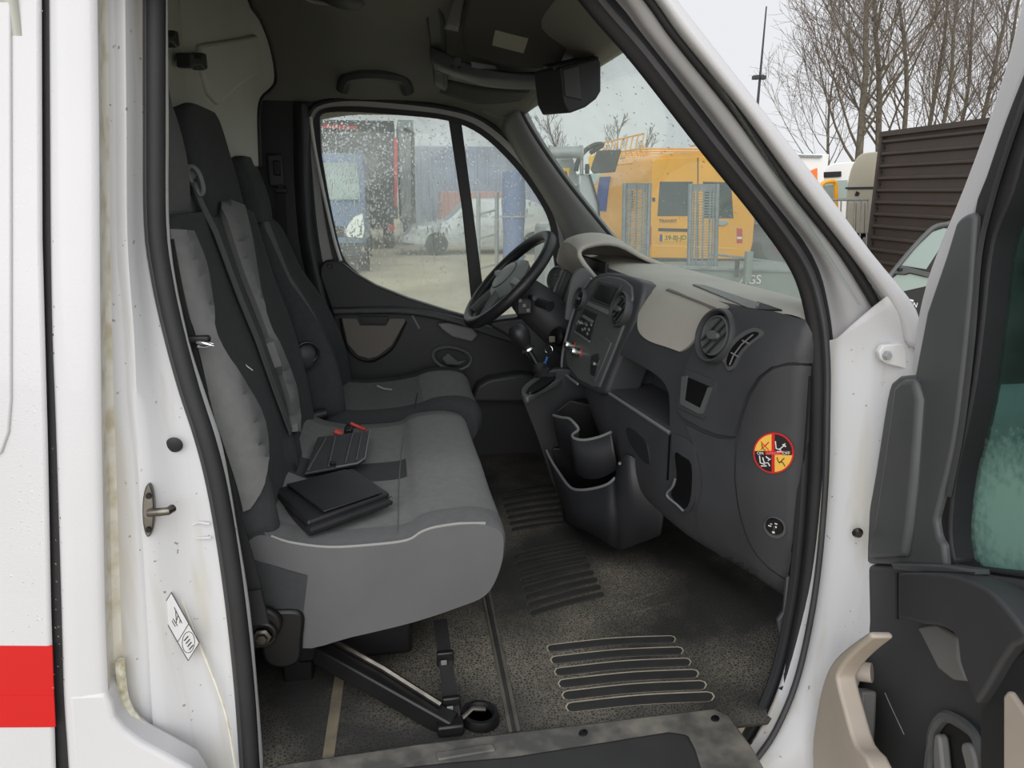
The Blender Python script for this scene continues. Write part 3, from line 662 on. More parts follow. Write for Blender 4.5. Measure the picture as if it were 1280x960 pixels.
ct = slab('corner_trim', cr([(1194, 280), (1200, 272), (1212, 266), (1217, 272)], 3)+cr([(1213, 360), (1203, 460), (1190, 560), (1168, 650)], 3)+[(1172, 672), (1178, 680), (1181, 709), (1073, 704)]+cr([(1085, 640), (1094, 590), (1108, 500), (1114, 478)], 3)+[(1124, 470), (1143, 468)]+cr([(1158, 390), (1182, 320)], 2), Dr(.022), -DN*.03, 'plastic_mid', d2, .006, seg=3)
slab('trim_facet', [(1116, 482), (1126, 474), (1141, 473), (1147, 500), (1140, 600), (1134, 660), (1128, 696), (1082, 698), (1092, 650), (1104, 570)], Dr(.036), -DN*.02, 'plastic_mid', d2, .01, seg=3)
dpn = slab('door_panel', cr([(1070, 704), (1062, 735), (1050, 772), (1036, 812), (1026, 850)], 3)+[(1015, 930), (1000, 1000), (985, 1080), (1480, 1150), (1480, 760), (1300, 728), (1215, 716), (1120, 706)], Dr(.02), -DN*.055, 'plastic', d2, .010, seg=3)
slab('sill_cap', [(1112, 703), (1180, 706), (1216, 712), (1218, 719), (1150, 716), (1116, 712)], Dr(.034), -DN*.03, 'plastic_mid', d2, .005)
slab('armrest', cr([(1122, 716), (1160, 716), (1200, 722), (1235, 738), (1262, 766), (1284, 796)], 4)+[(1282, 801)]+cr([(1266, 808), (1250, 830), (1232, 862), (1219, 881)], 3)+[(1207, 850), (1199, 828), (1196, 800)]+cr([(1190, 790), (1172, 782), (1152, 780), (1138, 775), (1122, 773)], 3), Dr(.065), -DN*.05, 'plastic', d2, .018, seg=4)
slab('hand_recess', [(1146, 785), (1170, 780), (1196, 796), (1197, 822), (1208, 852), (1190, 850), (1172, 836), (1160, 812)], Dr(.026), -DN*.01, 'plastic_grey', d2, .004)
slab('armrest_rear', cr([(1284, 802), (1268, 812), (1250, 834), (1234, 864), (1222, 886)], 3)+[(1222, 1000), (1226, 1090), (1420, 1120), (1420, 800)], Dr(.05), -DN*.04, 'plastic_dark', d2, .010, seg=3)
slab('pocket_insert', [(1253, 870), (1258, 863), (1263, 866), (1290, 905), (1420, 960), (1420, 1090), (1253, 1040)], Dr(.056), -DN*.012, 'beige', d2, .004)
slab('bin_wall', cr([(1086, 789), (1070, 800), (1050, 816), (1036, 834), (1026, 862), (1019, 900), (1015, 940), (1020, 1000), (1030, 1060)], 3)+cr([(1105, 1060), (1088, 960), (1068, 930), (1056, 890), (1047, 855), (1047, 843), (1058, 826), (1074, 810), (1090, 797)], 3), Dr(.12), -DN*.035, 'beige', d2, .010, seg=4)
tube('bin_strut', [Dr(.10)(1046, 838), Dr(.075)(1066, 838), Dr(.05)(1090, 841)], .0165, 'beige', d2, 14)
slab('bin_divider', [(1058, 868), (1066, 860), (1076, 864), (1074, 910), (1070, 960), (1060, 930)], Dr(.06), -DN*.03, 'plastic_grey', d2, .006)
tube('handle_bezel', [Dr(.026)(a, b) for a, b in cr([(1166, 930), (1170, 910), (1182, 896), (1200, 902), (1218, 916), (1226, 936), (1228, 975), (1222, 1020), (1190, 1030), (1164, 980)], 4, True)], .009, 'plastic_mid', d2, 8, True)
slab('handle_recess', [(1170, 930), (1174, 914), (1184, 902), (1200, 908), (1216, 922), (1222, 945), (1222, 1010), (1180, 1010)], Dr(.024), -DN*.01, 'plastic_black', d2, .002)
slab('release_lever', cr([(1166, 925), (1172, 920), (1175, 935), (1178, 965), (1184, 1000), (1168, 1000)], 3, True), Dr(.04), -DN*.016, 'plastic_grey', d2, .004)
slab('lock_lever', cr([(1200, 932), (1210, 930), (1218, 950), (1222, 990), (1212, 1000), (1206, 960)], 3, True), Dr(.04), -DN*.016, 'plastic_grey', d2, .004)
slab('panel_seam', [(1119, 716), (1121.5, 716), (1122, 774), (1119.5, 774)], Dr(.022), -DN*.01, 'plastic_black', d2, 0)
tube('scratch', [Dr(.0205)(1106, 866), Dr(.0205)(1114, 884), Dr(.0205)(1130, 918)], .0008, 'print_grey', d2, 4)

# ================================================================== DASHBOARD
da = thing('dashboard', 'dark grey plastic dashboard with round vents and lighter top pad', 'dashboard', (.8, 1.95, .9))
# (X, Z) profiles: windscreen base, top, brow, face, knee, underside
ST = [
 (2.70, [(.95, 1.43), (.88, 1.47), (.76, 1.48), (.68, 1.465), (.63, 1.42), (.60, 1.33), (.59, 1.24), (.59, 1.15), (.62, 1.06), (.70, 1.0), (.82, .98), (1.0, 1.05)]),
 (2.45, [(.99, 1.44), (.88, 1.475), (.76, 1.485), (.68, 1.47), (.625, 1.42), (.59, 1.33), (.58, 1.24), (.58, 1.15), (.62, 1.06), (.70, 1.0), (.82, .98), (1.05, 1.05)]),
 (2.15, [(1.0, 1.44), (.88, 1.475), (.76, 1.482), (.68, 1.468), (.62, 1.42), (.58, 1.33), (.56, 1.24), (.56, 1.15), (.60, 1.05), (.68, .98), (.82, .95), (1.05, 1.02)]),
 (1.90, [(1.0, 1.44), (.88, 1.475), (.76, 1.48), (.685, 1.465), (.632, 1.42), (.59, 1.33), (.572, 1.24), (.566, 1.15), (.575, 1.03), (.63, .94), (.78, .92), (1.05, 1.0)]),
 (1.70, [(1.0, 1.44), (.88, 1.475), (.76, 1.483), (.69, 1.468), (.645, 1.42), (.610, 1.33), (.592, 1.24), (.588, 1.14), (.595, 1.01), (.64, .93), (.78, .90), (1.05, 1.0)]),
 (1.50, [(.985, 1.44), (.88, 1.475), (.77, 1.485), (.70, 1.472), (.668, 1.42), (.648, 1.33), (.632, 1.23), (.622, 1.13), (.63, 1.0), (.668, .92), (.79, .89), (1.05, 1.0)]),
 (1.36, [(.96, 1.44), (.87, 1.475), (.78, 1.488), (.715, 1.475), (.69, 1.42), (.680, 1.33), (.674, 1.23), (.668, 1.12), (.684, 1.0), (.72, .92), (.82, .885), (1.05, 1.0)]),
 (1.27, [(.93, 1.44), (.86, 1.475), (.79, 1.486), (.735, 1.475), (.712, 1.42), (.704, 1.33), (.704, 1.23), (.708, 1.12), (.725, 1.0), (.755, .91), (.85, .88), (1.05, 1.0)]),
 (1.215, [(.91, 1.44), (.86, 1.47), (.80, 1.482), (.76, 1.47), (.742, 1.42), (.742, 1.33), (.748, 1.23), (.755, 1.12), (.77, 1.0), (.79, .91), (.87, .88), (1.05, 1.0)]),
]
prof = []
ysd = [s_[0] for s_ in ST]
smo = [cr([(x, y, z) for (x, z) in p], 5) for y, p in ST]
cols = [cr([smo[i][j] for i in range(len(ST))], 5) for j in range(len(smo[0]))]
rings = [[cols[j][i] for j in range(len(cols))] for i in range(len(cols[0]))]
v, f = loft_vf(rings); nR = len(rings[0])
idx = [1 if (i % nR) < 15 else 0 for i in range(len(f)-2)]+[0, 0]
db_ = put('body', v, f, ['plastic', 'dash_beige'], da, idx=idx)
DB = bvh_of(db_)
def H(x, y): return hit(x, y, DB)
# recesses: open shelf and small square bin
def recess(px, depth, ahead=.06):
    P = []
    for p in px:
        h = H(*p); P.append(h[0])
    xm = V((1, .18, 0)).normalized()
    return prism([p-xm*ahead for p in P], xm*(depth+ahead))
SHELF = cr([(761, 484), (762, 462), (768, 447), (779, 444)], 3)+cr([(800, 456), (822, 470), (834, 486), (837, 505), (837, 533)], 3)
cut(db_, recess(SHELF, .13))
cut(db_, recess([(862, 476), (866, 472), (886, 480), (889, 486), (880, 512), (876, 514), (857, 504), (855, 500)], .06))
tube('shelf_lip_highlight', [H(a, b)[0]+V((-.004, 0, 0)) for a, b in ((757, 487), (775, 499), (795, 512), (815, 525), (838, 540))], .004, 'pale_edge', da, 8)  # pale tube painting the highlight along the shelf's lower lip
drape('shelf_edge', [(757, 486), (838, 540), (838, 544), (757, 490)], DB, .004, 'plastic_mid', da)
# passenger airbag panel, in the lighter colour of the top
drape('airbag_cover', cr([(806, 366), (812, 358), (835, 354), (870, 366), (912, 384)], 3)+cr([(900, 392), (888, 404), (874, 420), (862, 434), (852, 440)], 3)+cr([(835, 434), (814, 427), (802, 417), (799, 404), (802, 384)], 3), DB, .006, 'dash_beige', da)
drape('airbag_seam', [(834, 365), (838, 364), (898, 387), (896, 389)], DB, .0085, 'taupe', da)
drape('top_tray', [(866, 357), (880, 358), (950, 381), (948, 388), (936, 386)], DB, .004, 'plastic_grey', da)
drape('tray_recess', [(947, 379), (978, 389), (962, 389), (944, 387)], DB, .004, 'plastic_black', da)
drape('side_speaker_grille', cr([(972, 394), (990, 395), (1012, 403), (1010, 407), (990, 404), (976, 399)], 3, True), DB, .003, 'plastic_black', da)
# upper roll with lip, end panel
pad = drape('upper_pad', [(905, 392), (935, 389), (970, 393), (1012, 404), (1019, 414), (1019, 453), (990, 452), (968, 458), (952, 470), (938, 492), (928, 520), (921, 545), (900, 542), (882, 535), (858, 522), (851, 512), (852, 490), (857, 470), (866, 448), (880, 424), (892, 404)], DB, .010, 'plastic', da)
PB = bvh_of(pad, db_)
drape('bin_frame', cr([(858, 466), (864, 463), (890, 474), (896, 482), (884, 518), (878, 522), (852, 510), (849, 504)], 3, True), PB, .004, 'plastic', da)
drape('bin_rim', [(855, 471), (862, 470), (859, 500), (878, 510), (888, 484), (893, 484), (881, 517), (876, 517), (853, 505)], PB, .007, 'plastic_mid', da, step=4)
drape('square_bin', [(863, 472), (889, 483), (879, 510), (859, 500)], PB, .006, 'plastic_black', da)
end = drape('end_panel', cr([(1019, 457), (990, 456), (970, 461), (955, 474), (942, 496), (932, 525), (925, 560), (923, 600), (928, 640), (942, 680), (962, 706), (986, 722)], 2)+[(992, 690), (1000, 640), (1010, 560), (1016, 500)], DB, .007, 'plastic', da)
EB = bvh_of(end)
drape('side_panel_lower', cr([(858, 530), (880, 541), (902, 548), (920, 548)], 2)+cr([(919, 600), (926, 645), (940, 684), (962, 710), (986, 726)], 3)+[(984, 752), (972, 753)]+cr([(940, 738), (905, 706), (880, 672), (872, 640), (880, 610), (876, 575)], 3), DB, .004, 'plastic', da)
many('panel_groove', [tube_vf([hit(a, b, EB)[0] if hit(a, b, EB) else H(a, b)[0] for a, b in cr([(1012, 470), (1006, 560), (998, 640), (990, 690)], 3)], .0022, 6)], 'plastic_black', da)
# round vents
def vent(px, py, r, tilt=None, n0=None, parent=da, bv=None):
    l, n = hit(px, py, bv or PB); n = V(n0).normalized() if n0 else n
    o = lathe('vent', [(r*1.16, -.02), (r*1.16, .006), (r*1.10, .013), (r*1.02, .012), (r*.98, .002), (r*.96, -.004)], l, n, 'plastic', parent, 36)
    lathe('vent_throat', [(0, -.001), (r*.97, -.001), (r*.97, -.01)], l, n, 'plastic_black', o, 32)
    lathe('vent_dial', [(r*.86, .0), (r*.84, .008), (r*.78, .009), (r*.76, .003)], l, n, 'plastic_mid', o, 32)
    x, y, z = basis(n)
    a = x*math.cos(.9)+y*math.sin(.9); b = n.cross(a)
    for k in (-1, 0, 1):
        hw = r*.74*math.sqrt(max(.05, 1-(k*.42)**2))
        put('vent_slat', *box_vf(l+b*(k*r*.36)+n*.006, (hw*2, .003, .016), (a, (b*.8+n*.6).normalized(), (n*.8-b*.6).normalized())), 'plastic_dark', o, bevel=.001)
    lathe('vent_knob', [(0, .016), (r*.22, .015), (r*.26, .008)], l, n, 'plastic_mid', o, 20, 1.5, .8)
    return o
vent(896, 420, .05, n0=(-.95, -.20, .26))
# curved slot vent with dividers
so_ = drape('slot_vent', cr([(908, 455), (905, 449), (911, 434), (925, 419), (940, 411), (950, 411), (955, 416), (952, 422), (940, 431), (927, 445), (919, 460), (912, 463)], 3, True), PB, .004, 'plastic_mid', da, step=4)
drape('slot_opening', cr([(912, 457), (911, 450), (916, 437), (928, 424), (942, 416), (950, 416), (949, 420), (936, 430), (925, 442), (918, 456)], 3, True), PB, .0055, 'plastic_black', da, step=4)
many('slot_divider', [tube_vf([hit(a, b, PB)[0]+hit(a, b, PB)[1]*.006 for a, b in L], .0016, 6) for L in (((915, 456), (920, 444), (930, 431), (944, 419)), ((917, 441), (926, 446)), ((931, 426), (939, 430)))], 'plastic_grey', da)
# airbag warning sticker: a disc in four quarters
def disc_pt(px, py, bv, o): h = hit(px, py, bv) or H(px, py); return h[0]+h[1]*o
l0, n0 = hit(967, 566, EB)
sx_ = (hit(985, 566, EB)[0]-hit(949, 566, EB)[0]); sy_ = (hit(967, 548, EB)[0]-hit(967, 584, EB)[0])
sx_ /= 36; sy_ /= 36                                            # metres for one step across and up the panel
sp2 = lambda a, b, o: l0+sx_*a+sy_*b+n0*(.0015+o)
def sticker(name, pts, o, m): return put(name, *prism([sp2(a, b, o) for a, b in pts], n0*.0006), m, da, smooth=False)
arc = lambda r, a0, a1, n=14: [(r*math.cos(math.radians(a0+(a1-a0)*i/n)), r*math.sin(math.radians(a0+(a1-a0)*i/n))) for i in range(n+1)]
sticker('airbag_sticker', arc(25.5, 0, 360, 40)[:-1], 0, 'sticker_red')
sticker('sticker_quarter', [(-2, 3)]+arc(23.5, 95, 173), .0006, 'sticker_yellow'); sticker('sticker_quarter', [(2, 3)]+arc(23.5, 85, 7), .0006, 'sticker_black')
sticker('sticker_quarter', [(-2, -2)]+arc(23.5, 185, 265), .0006, 'sticker_black'); sticker('sticker_quarter', [(2, -2)]+arc(23.5, -5, -85), .0006, 'sticker_yellow')
sticker('sticker_band', [(-23, -2.2), (-10, -2.2), (-10, 2.8), (-23, 2.8)], .0009, 'sticker_black'); sticker('sticker_band', [(12, -2.4), (23, -2.4), (23, 2.4), (12, 2.4)], .0009, 'sticker_black')
for s_, x in (('ON', -16), ('OFF', 16.5)): text('sticker_text', s_, sp2(x, 0, .0022), sx_, n0, sx_.length*5.2, 'print_white', da, .0003)
mat('sticker_pink', (235, 120, 125), .5)
text('sticker_text', 'AIRBAG', sp2(0, 0, .0022), sx_, n0, sx_.length*4.6, 'sticker_pink', da, .0003)
def picto(pts, m, w_=1.1): many('sticker_pictogram', [tube_vf([sp2(a, b, .002) for a, b in L], sx_.length*w_*.7, 5) for L in pts], m, da)
seat_p = lambda x, y: [[(x-6, y+6), (x-5, y-3), (x+1, y-5)], [(x-4, y-7), (x+3, y-7)]]
picto(seat_p(9, 9)+[[(8, 5), (12, 8)], [(12, 8), (15, 12)], [(12, 11), (16, 8)]], 'print_white')
picto(seat_p(-11, -9)+[[(-13, -5), (-11, -12), (-6, -12), (-4, -16)], [(-9, -4), (-5, -7)], [(-6, -9), (-3, -7)]], 'print_white')
picto([[(-14, 12), (-13, 6), (-9, 4)], [(-9, 10), (-5, 14)]], 'print_black', .7); picto([[(-15, 15), (-5, 4)], [(-15, 5), (-5, 14)]], 'sticker_red', .8)
picto([[(5, -5), (7, -11), (12, -11), (15, -16)], [(8, -12), (14, -6)]], 'print_black', .8)
# airbag key switch
lk, nk = hit(969, 659, EB); ux, uy, uz = basis(nk)
lathe('switch_cup', [(0, -.002), (.019, -.002), (.0225, .003), (.0235, .001)], lk, nk, 'plastic_mid', da, 28)
lathe('switch_dial', [(0, .005), (.0165, .005), (.018, .001)], lk+uy*.002-ux*.001, nk, 'plastic_black', da, 24)
many('switch_print', [box_vf(lk+ux*a+uy*b+nk*.0056, (w2, h2, .0006), (ux, uy, nk)) for a, b, w2, h2 in ((.003, .011, .005, .002), (-.009, .003, .006, .002), (-.0065, .008, .004, .001), (-.001, -.009, .005, .004), (.003, .004, .003, .004))], 'print_white', da)
box('switch_slot', lk+nk*.006, (.004, .012, .002), 'plastic', da, .0005, (ux, uy, nk))
# lower left panel: pressed pull, pocket and lines
drape('pressed_pull', cr([(784, 537), (790, 536), (806, 550), (811, 562), (812, 580), (800, 570), (788, 552)], 3, True), DB, .003, 'plastic_dark', da, step=4)
drape('glovebox_seam', [(837, 542), (839, 542), (836, 600), (834, 600)], DB, .002, 'plastic_black', da, step=4)
drape('pull_pocket', cr([(842, 546), (852, 544), (868, 556), (872, 575), (871, 610), (868, 632), (858, 638), (838, 620), (836, 612), (844, 600), (846, 580)], 3, True), DB, .006, 'plastic', da, step=5)
drape('pocket_mouth', cr([(847, 566), (856, 570), (867, 580), (867, 612), (863, 630), (856, 634), (842, 618), (848, 604), (849, 590)], 3, True), DB, .0075, 'plastic_black', da, step=5)
tube('pocket_rim', [H(a, b)[0]+H(a, b)[1]*.009 for a, b in cr([(848, 598), (845, 607), (838, 615), (840, 621), (850, 629), (858, 637)], 3)], .0028, 'pale_edge', da, 6)
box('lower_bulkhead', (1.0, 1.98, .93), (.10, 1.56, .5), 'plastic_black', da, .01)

# ---- centre stack
SP0 = V((.535, 2.0, 1.188)); SNn = V((-1, -.12, .26)).normalized()
Sk = lambda o: (lambda a, b: QP(a, b, SP0+SNn*o, SNn))
stk = slab('centre_stack', cr([(704, 466), (702, 446), (707, 420), (715, 392), (726, 364), (738, 347), (756, 340), (784, 344), (802, 352)], 3)+cr([(803, 364), (797, 390), (784, 424), (770, 455), (756, 492)], 3)+[(746, 492), (722, 480)], Sk(0), -SNn*.10, 'plastic', da, .012, seg=4)
fas = slab('stack_fascia', cr([(709, 458), (707, 442), (713, 415), (722, 387), (732, 362), (742, 350), (758, 345), (778, 349), (789, 358)], 3)+cr([(790, 372), (783, 395), (772, 425), (758, 460), (748, 484)], 3)+[(740, 484), (722, 474)], Sk(.006), -SNn*.02, 'plastic_mid', da, .004)
tube('stack_edge', [Sk(.008)(a, b) for a, b in cr([(722, 480), (704, 464), (703, 445), (708, 420), (716, 392), (727, 365), (739, 348)], 4)], .004, 'pale_edge', da, 6)
slab('display_frame', [(736, 374), (748, 350), (776, 357), (764, 385)], Sk(.012), -SNn*.012, 'plastic', da, .003)
slab('display', [(741, 372), (750, 354), (771, 360), (761, 381)], Sk(.0135), -SNn*.008, 'glass_dark', da, .001)
slab('display_sill', [(735, 377), (763, 389), (760, 394), (732, 381)], Sk(.011), -SNn*.01, 'plastic_grey', da, .002)
rad = slab('radio', [(730, 385), (747, 394), (737, 425), (719, 413)], Sk(.010), -SNn*.02, 'plastic_dark', da, .002)
slab('disc_slot', [(729, 393), (742, 401), (740, 404), (727, 396)], Sk(.0115), -SNn*.006, 'plastic_grey', rad, .0005)
lathe('radio_knob', [(0, .014), (.008, .013), (.009, 0)], Sk(.011)(727, 404), SNn, 'chrome', rad, 16)
for x, y in ((733, 406), (736, 412), (731, 411), (739, 406), (734, 417), (728, 412)): box('radio_button', Sk(.0115)(x, y), (.004, .010, .008), 'plastic_grey', rad, .001)
tube('radio_sill', [Sk(.010)(718, 414), Sk(.010)(737, 427)], .0028, 'pale_edge', da, 6)
for x, y, c in ((717, 433, 'chrome'), (725, 441, 'chrome')):
    k = lathe('climate_knob', [(0, .030), (.010, .029), (.0125, .022), (.013, .0)], Sk(.006)(x, y), SNn, c, da, 20)
    lathe('knob_ring', [(.0132, .003), (.0134, .002), (.0134, .0)], Sk(.006)(x, y), SNn, 'red_plastic', k, 20)
slab('lower_insert', [(741, 430), (757, 421), (764, 428), (752, 458), (742, 478), (736, 470)], Sk(.009), -SNn*.01, 'plastic_mid', da, .002)
slab('socket_plate', [(738, 444), (747, 441), (749, 450), (743, 471), (737, 468)], Sk(.012), -SNn*.008, 'plastic_dark', da, .003)
lathe('socket_button', [(0, .008), (.007, .007), (.008, 0)], Sk(.012)(743, 455), SNn, 'chrome', da, 14)
SB = bvh_of(fas, stk)
vent(777, 387, .042, n0=SNn, bv=SB)
vent(727, 374, .030, n0=SNn, bv=SB)
# driver's instrument hood and corner vent
rows = []
for y in [2.215, 2.25, 2.32, 2.40, 2.47, 2.53]:
    s = (y-2.33)/.20; up = .075*(1-abs(s)**2.4) if abs(s) < 1 else 0
    rows.append([(.66, y, 1.40+up*.2), (.588-.012*(1-s*s), y, 1.462+up*.85), (.615, y, 1.485+up), (.70, y, 1.492+up*.9), (.80, y, 1.478+up*.3), (.90, y, 1.46)])
sheet('instrument_hood', rows, 'dash_beige', da, .014, 4, 4)
put('instrument_panel', *box_vf((.66, 2.34, 1.425), (.012, .30, .13)), 'plastic_black', da, bevel=.003)
slab('hood_side', cr([(706, 400), (709, 375), (714, 352), (722, 338), (732, 336), (742, 345)], 3)+[(726, 372), (716, 402)], Yp(2.17), (0, .02, 0), 'plastic_mid', da, .004)
lv = lathe('corner_vent', [(.045, -.02), (.045, .005), (.038, .010), (.034, .002)], Q(696, 348, 2.56), (-.8, -.5, .3), 'plastic_mid', da, 28)
lathe('vent_throat', [(0, .0), (.034, .0), (.034, -.01)], Q(696, 348, 2.56), (-.8, -.5, .3), 'plastic_black', lv, 24)
for k in (-1, 0, 1): box('vent_slat', Q(696, 348, 2.56)+V((-.005, 0, k*.014)), (.006, .06, .003), 'plastic_grey', lv, .001)
slab('column_surround', cr([(700, 350), (706, 338), (716, 340), (722, 352), (716, 372), (706, 398), (694, 400), (690, 380)], 3, True), Yp(2.50), (0, .05, 0), 'plastic_mid', da, .01, seg=3)

# ---- steering column, wheel, gear lever, key
sc = thing('steering_wheel', 'dark three-spoke steering wheel with pale grey hub', 'steering wheel', (.44, 2.38, 1.36))
WC = V((.388, 2.38, 1.424)); WN = V((-.72, -.05, .69)).normalized()
wx, wy, wz = basis(WN)
ring('rim', WC, WN, .186, .019, 'leather', sc, 56, k=12)
hubc = WC - WN*.004
lathe('hub', [(0, .034), (.05, .031), (.085, .018), (.100, .0), (.08, -.03), (.03, -.05)], hubc, WN, 'hub_grey', sc, 32, 1.0, .85)
lathe('hub_ring', [(.060, .026), (.064, .028), (.068, .024)], hubc, WN, 'plastic_mid', sc, 32, 1.0, .85)
for a in (0, math.pi, -math.pi/2-.5, -math.pi/2+.5):
    d = wx*math.cos(a)+wy*math.sin(a)
    tube('spoke', [hubc+d*.06, hubc+d*.12+WN*.006, WC+d*.182], [.022, .016, .013], 'plastic_mid' if a not in (0, math.pi) else 'hub_grey', sc, 8, up=WN, ry=None)
col_ = thing('steering_column', 'dark steering column shroud with stalks below the wheel', 'steering column', (.5, 2.38, 1.3))
sb_ = WC-WN*.05
v, f = lathe_vf([(.045, 0), (.07, -.02), (.085, -.08), (.09, -.20), (.085, -.26)], sb_, WN, 28, 1, .85)
put('shroud', v, f, 'plastic', col_)
box('stalk_switch', Q(655, 383, 2.27), (.05, .03, .05), 'plastic_dark', col_, .006)
for k in range(3): box('switch_button', Q(650+k*5, 376+k*6, 2.252), (.012, .008, .012), 'plastic_grey', col_, .002)
tube('stalk', [Q(672, 378, 2.28), Q(682, 380, 2.25), Q(688, 383, 2.23)], [.014, .016, .018], 'plastic_dark', col_, 10)
lathe('ignition_barrel', [(0, .0), (.016, .0), (.026, -.004), (.032, -.02)], Q(694, 421, 2.26), (-.8, -.6, .1), 'plastic_black', col_, 20)
tube('far_stalk', [WC-WN*.07+wx*.08, WC-WN*.06+wx*.16], .008, 'plastic_dark', col_, 8)
slab('knee_cover', cr([(610, 405), (640, 398), (672, 396), (700, 400), (714, 420), (712, 452), (690, 470), (660, 450), (640, 425)], 3, True), Yp(2.36), (.02, .10, 0), 'plastic_dark', col_, .02, seg=4)
kz = thing('ignition_key', 'key ring with a small blue tag hanging from the ignition', 'key', Q(688, 440, 2.24))
ring('key_ring', Q(686, 437, 2.235), (-.5, -.8, .1), .0125, .0012, 'chrome', kz, 24, k=6)
box('key_blade', Q(690, 424, 2.245), (.02, .006, .02), 'steel', kz, .001)
tube('tag_cord', [Q(684, 446, 2.235), Q(681, 455, 2.235), Q(683, 466, 2.235)], .004, 'blue_tag', kz, 6)
box('tag', Q(681, 456, 2.235), (.010, .004, .022), 'blue_tag', kz, .002)
gl = thing('gear_lever', 'dash-mounted gear lever with rounded black knob', 'gear lever', Q(672, 470, 2.12))
gk = Q(653, 424, 2.12); gb = Q(680, 470, 2.10); ga = (gk-gb).normalized()
lathe('knob', [(0, .050), (.018, .047), (.028, .034), (.031, .018), (.026, -.004), (.016, -.022), (.012, -.030)], gk, ga, 'leather', gl, 24)
lathe('collar', [(.012, 0), (.019, -.002), (.020, -.008), (.012, -.010)], gk-ga*.03, ga, 'chrome', gl, 20)
tube('shaft', [gk-ga*.03, gb-ga*.02], .0085, 'black_metal', gl, 10)
lathe('boot', [(.012, .045), (.022, .03), (.020, .022), (.030, .012), (.028, .004), (.042, -.01)], gb, ga, 'rubber', gl, 20)
# ---- centre console below the stack
cc = thing('centre_console', 'dark centre console with cup holder and open bins below the stack', 'console', (.55, 1.9, .72))
slab('console_body', cr([(651, 497), (653, 486), (668, 474), (690, 462), (714, 462)], 3)+[(742, 490), (768, 540), (772, 600), (740, 640), (712, 640), (690, 605), (672, 550)], Yp(2.08), (.10, .06, 0), 'plastic_dark', cc, .012, seg=3)
slab('lever_plate', cr([(652, 490), (656, 480), (680, 464), (700, 458), (708, 464), (700, 474), (676, 486), (660, 496)], 3, True), Zp(1.165), (0, 0, -.02), 'plastic_mid', cc, .005)
slab('lever_gaiter_rim', cr([(658, 486), (676, 472), (690, 468), (694, 472), (680, 482), (664, 490)], 3, True), Zp(1.172), (0, 0, -.01), 'plastic_black', cc, .003)
lathe('coin_tray', [(0, .002), (.012, .003), (.016, 0)], QZ(707, 470, 1.155), (0, 0, 1), 'steel', cc, 20)
cupt = [(692, 519, 1.98), (703, 522, 1.93), (711, 523, 1.90), (718, 529, 1.87), (723, 537, 1.85), (716, 543, 1.835), (718, 548, 1.81), (731, 550, 1.785), (750, 546, 1.76), (764, 540, 1.74)]
cupb = [(700, 560, 1.98), (706, 564, 1.93), (712, 568, 1.90), (716, 572, 1.87), (718, 576, 1.85), (716, 582, 1.835), (722, 592, 1.81), (736, 598, 1.785), (754, 596, 1.76), (772, 586, 1.74)]
put('cup_holder', *grid_vf([cr([Q(*p) for p in cupt], 4), cr([Q(*p) for p in cupb], 4)]), 'plastic_dark', cc, solid=.006)
tube('cup_rim', cr([Q(*p) for p in cupt], 4), .004, 'plastic_grey', cc, 8)
slab('cup_back', [(690, 518), (712, 500), (760, 512), (770, 545), (772, 590), (705, 570)], Yp(2.02), (.05, .02, 0), 'plastic_black', cc, .004)
bint = [(683, 563, 2.05), (690, 577, 2.0), (699, 591, 1.95), (708, 604, 1.89), (716, 611, 1.85), (728, 612.5, 1.81), (745, 610, 1.77), (760, 605, 1.74), (769, 597, 1.73), (775, 575, 1.71), (790, 570, 1.68), (815, 600, 1.66), (832, 636, 1.64)]
binb = [(702, 628, 2.05), (704, 636, 2.0), (707, 644, 1.95), (711, 651, 1.89), (718, 656, 1.85), (730, 662, 1.81), (748, 671, 1.77), (762, 680, 1.74), (772, 685, 1.73), (780, 686, 1.715), (795, 680, 1.69), (812, 674, 1.67), (826, 668, 1.65)]
put('lower_bin', *grid_vf([cr([Q(*p) for p in bint], 4), cr([((a[0]+b[0])/2, (a[1]+b[1])/2, 0)[0:0] or Q((a[0]+b[0])/2, (a[1]+b[1])/2, (a[2]+b[2])/2) for a, b in zip(bint, binb)], 4), cr([Q(*p) for p in binb], 4)]), 'plastic_dark', cc, solid=.006)
tube('bin_rim', cr([Q(*p) for p in bint[:9]], 4), .004, 'plastic_grey', cc, 8)
slab('bin_back', [(690, 560), (770, 560), (795, 570), (835, 640), (820, 672), (770, 672), (706, 636)], Yp(2.06), (.06, .04, 0), 'plastic_black', cc, .004)
slab('bin_floor', [(704, 640), (720, 652), (772, 676), (820, 664), (800, 620), (760, 610), (700, 590)], Zp(.80), (0, 0, -.03), 'plastic_black', cc, .004)
for p in ((775, 579), (811, 623)): lathe('screw', [(0, .003), (.004, .003), (.005, 0)], Q(p[0], p[1], 1.70 if p[0] < 800 else 1.655), (-.5, -1, .1), 'steel', cc, 10)
# driver's footwell: dark boxes ahead of the seat
box('footwell_box', (.70, 2.4, .80), (.08, .5, .3), 'plastic_black', da, .02)

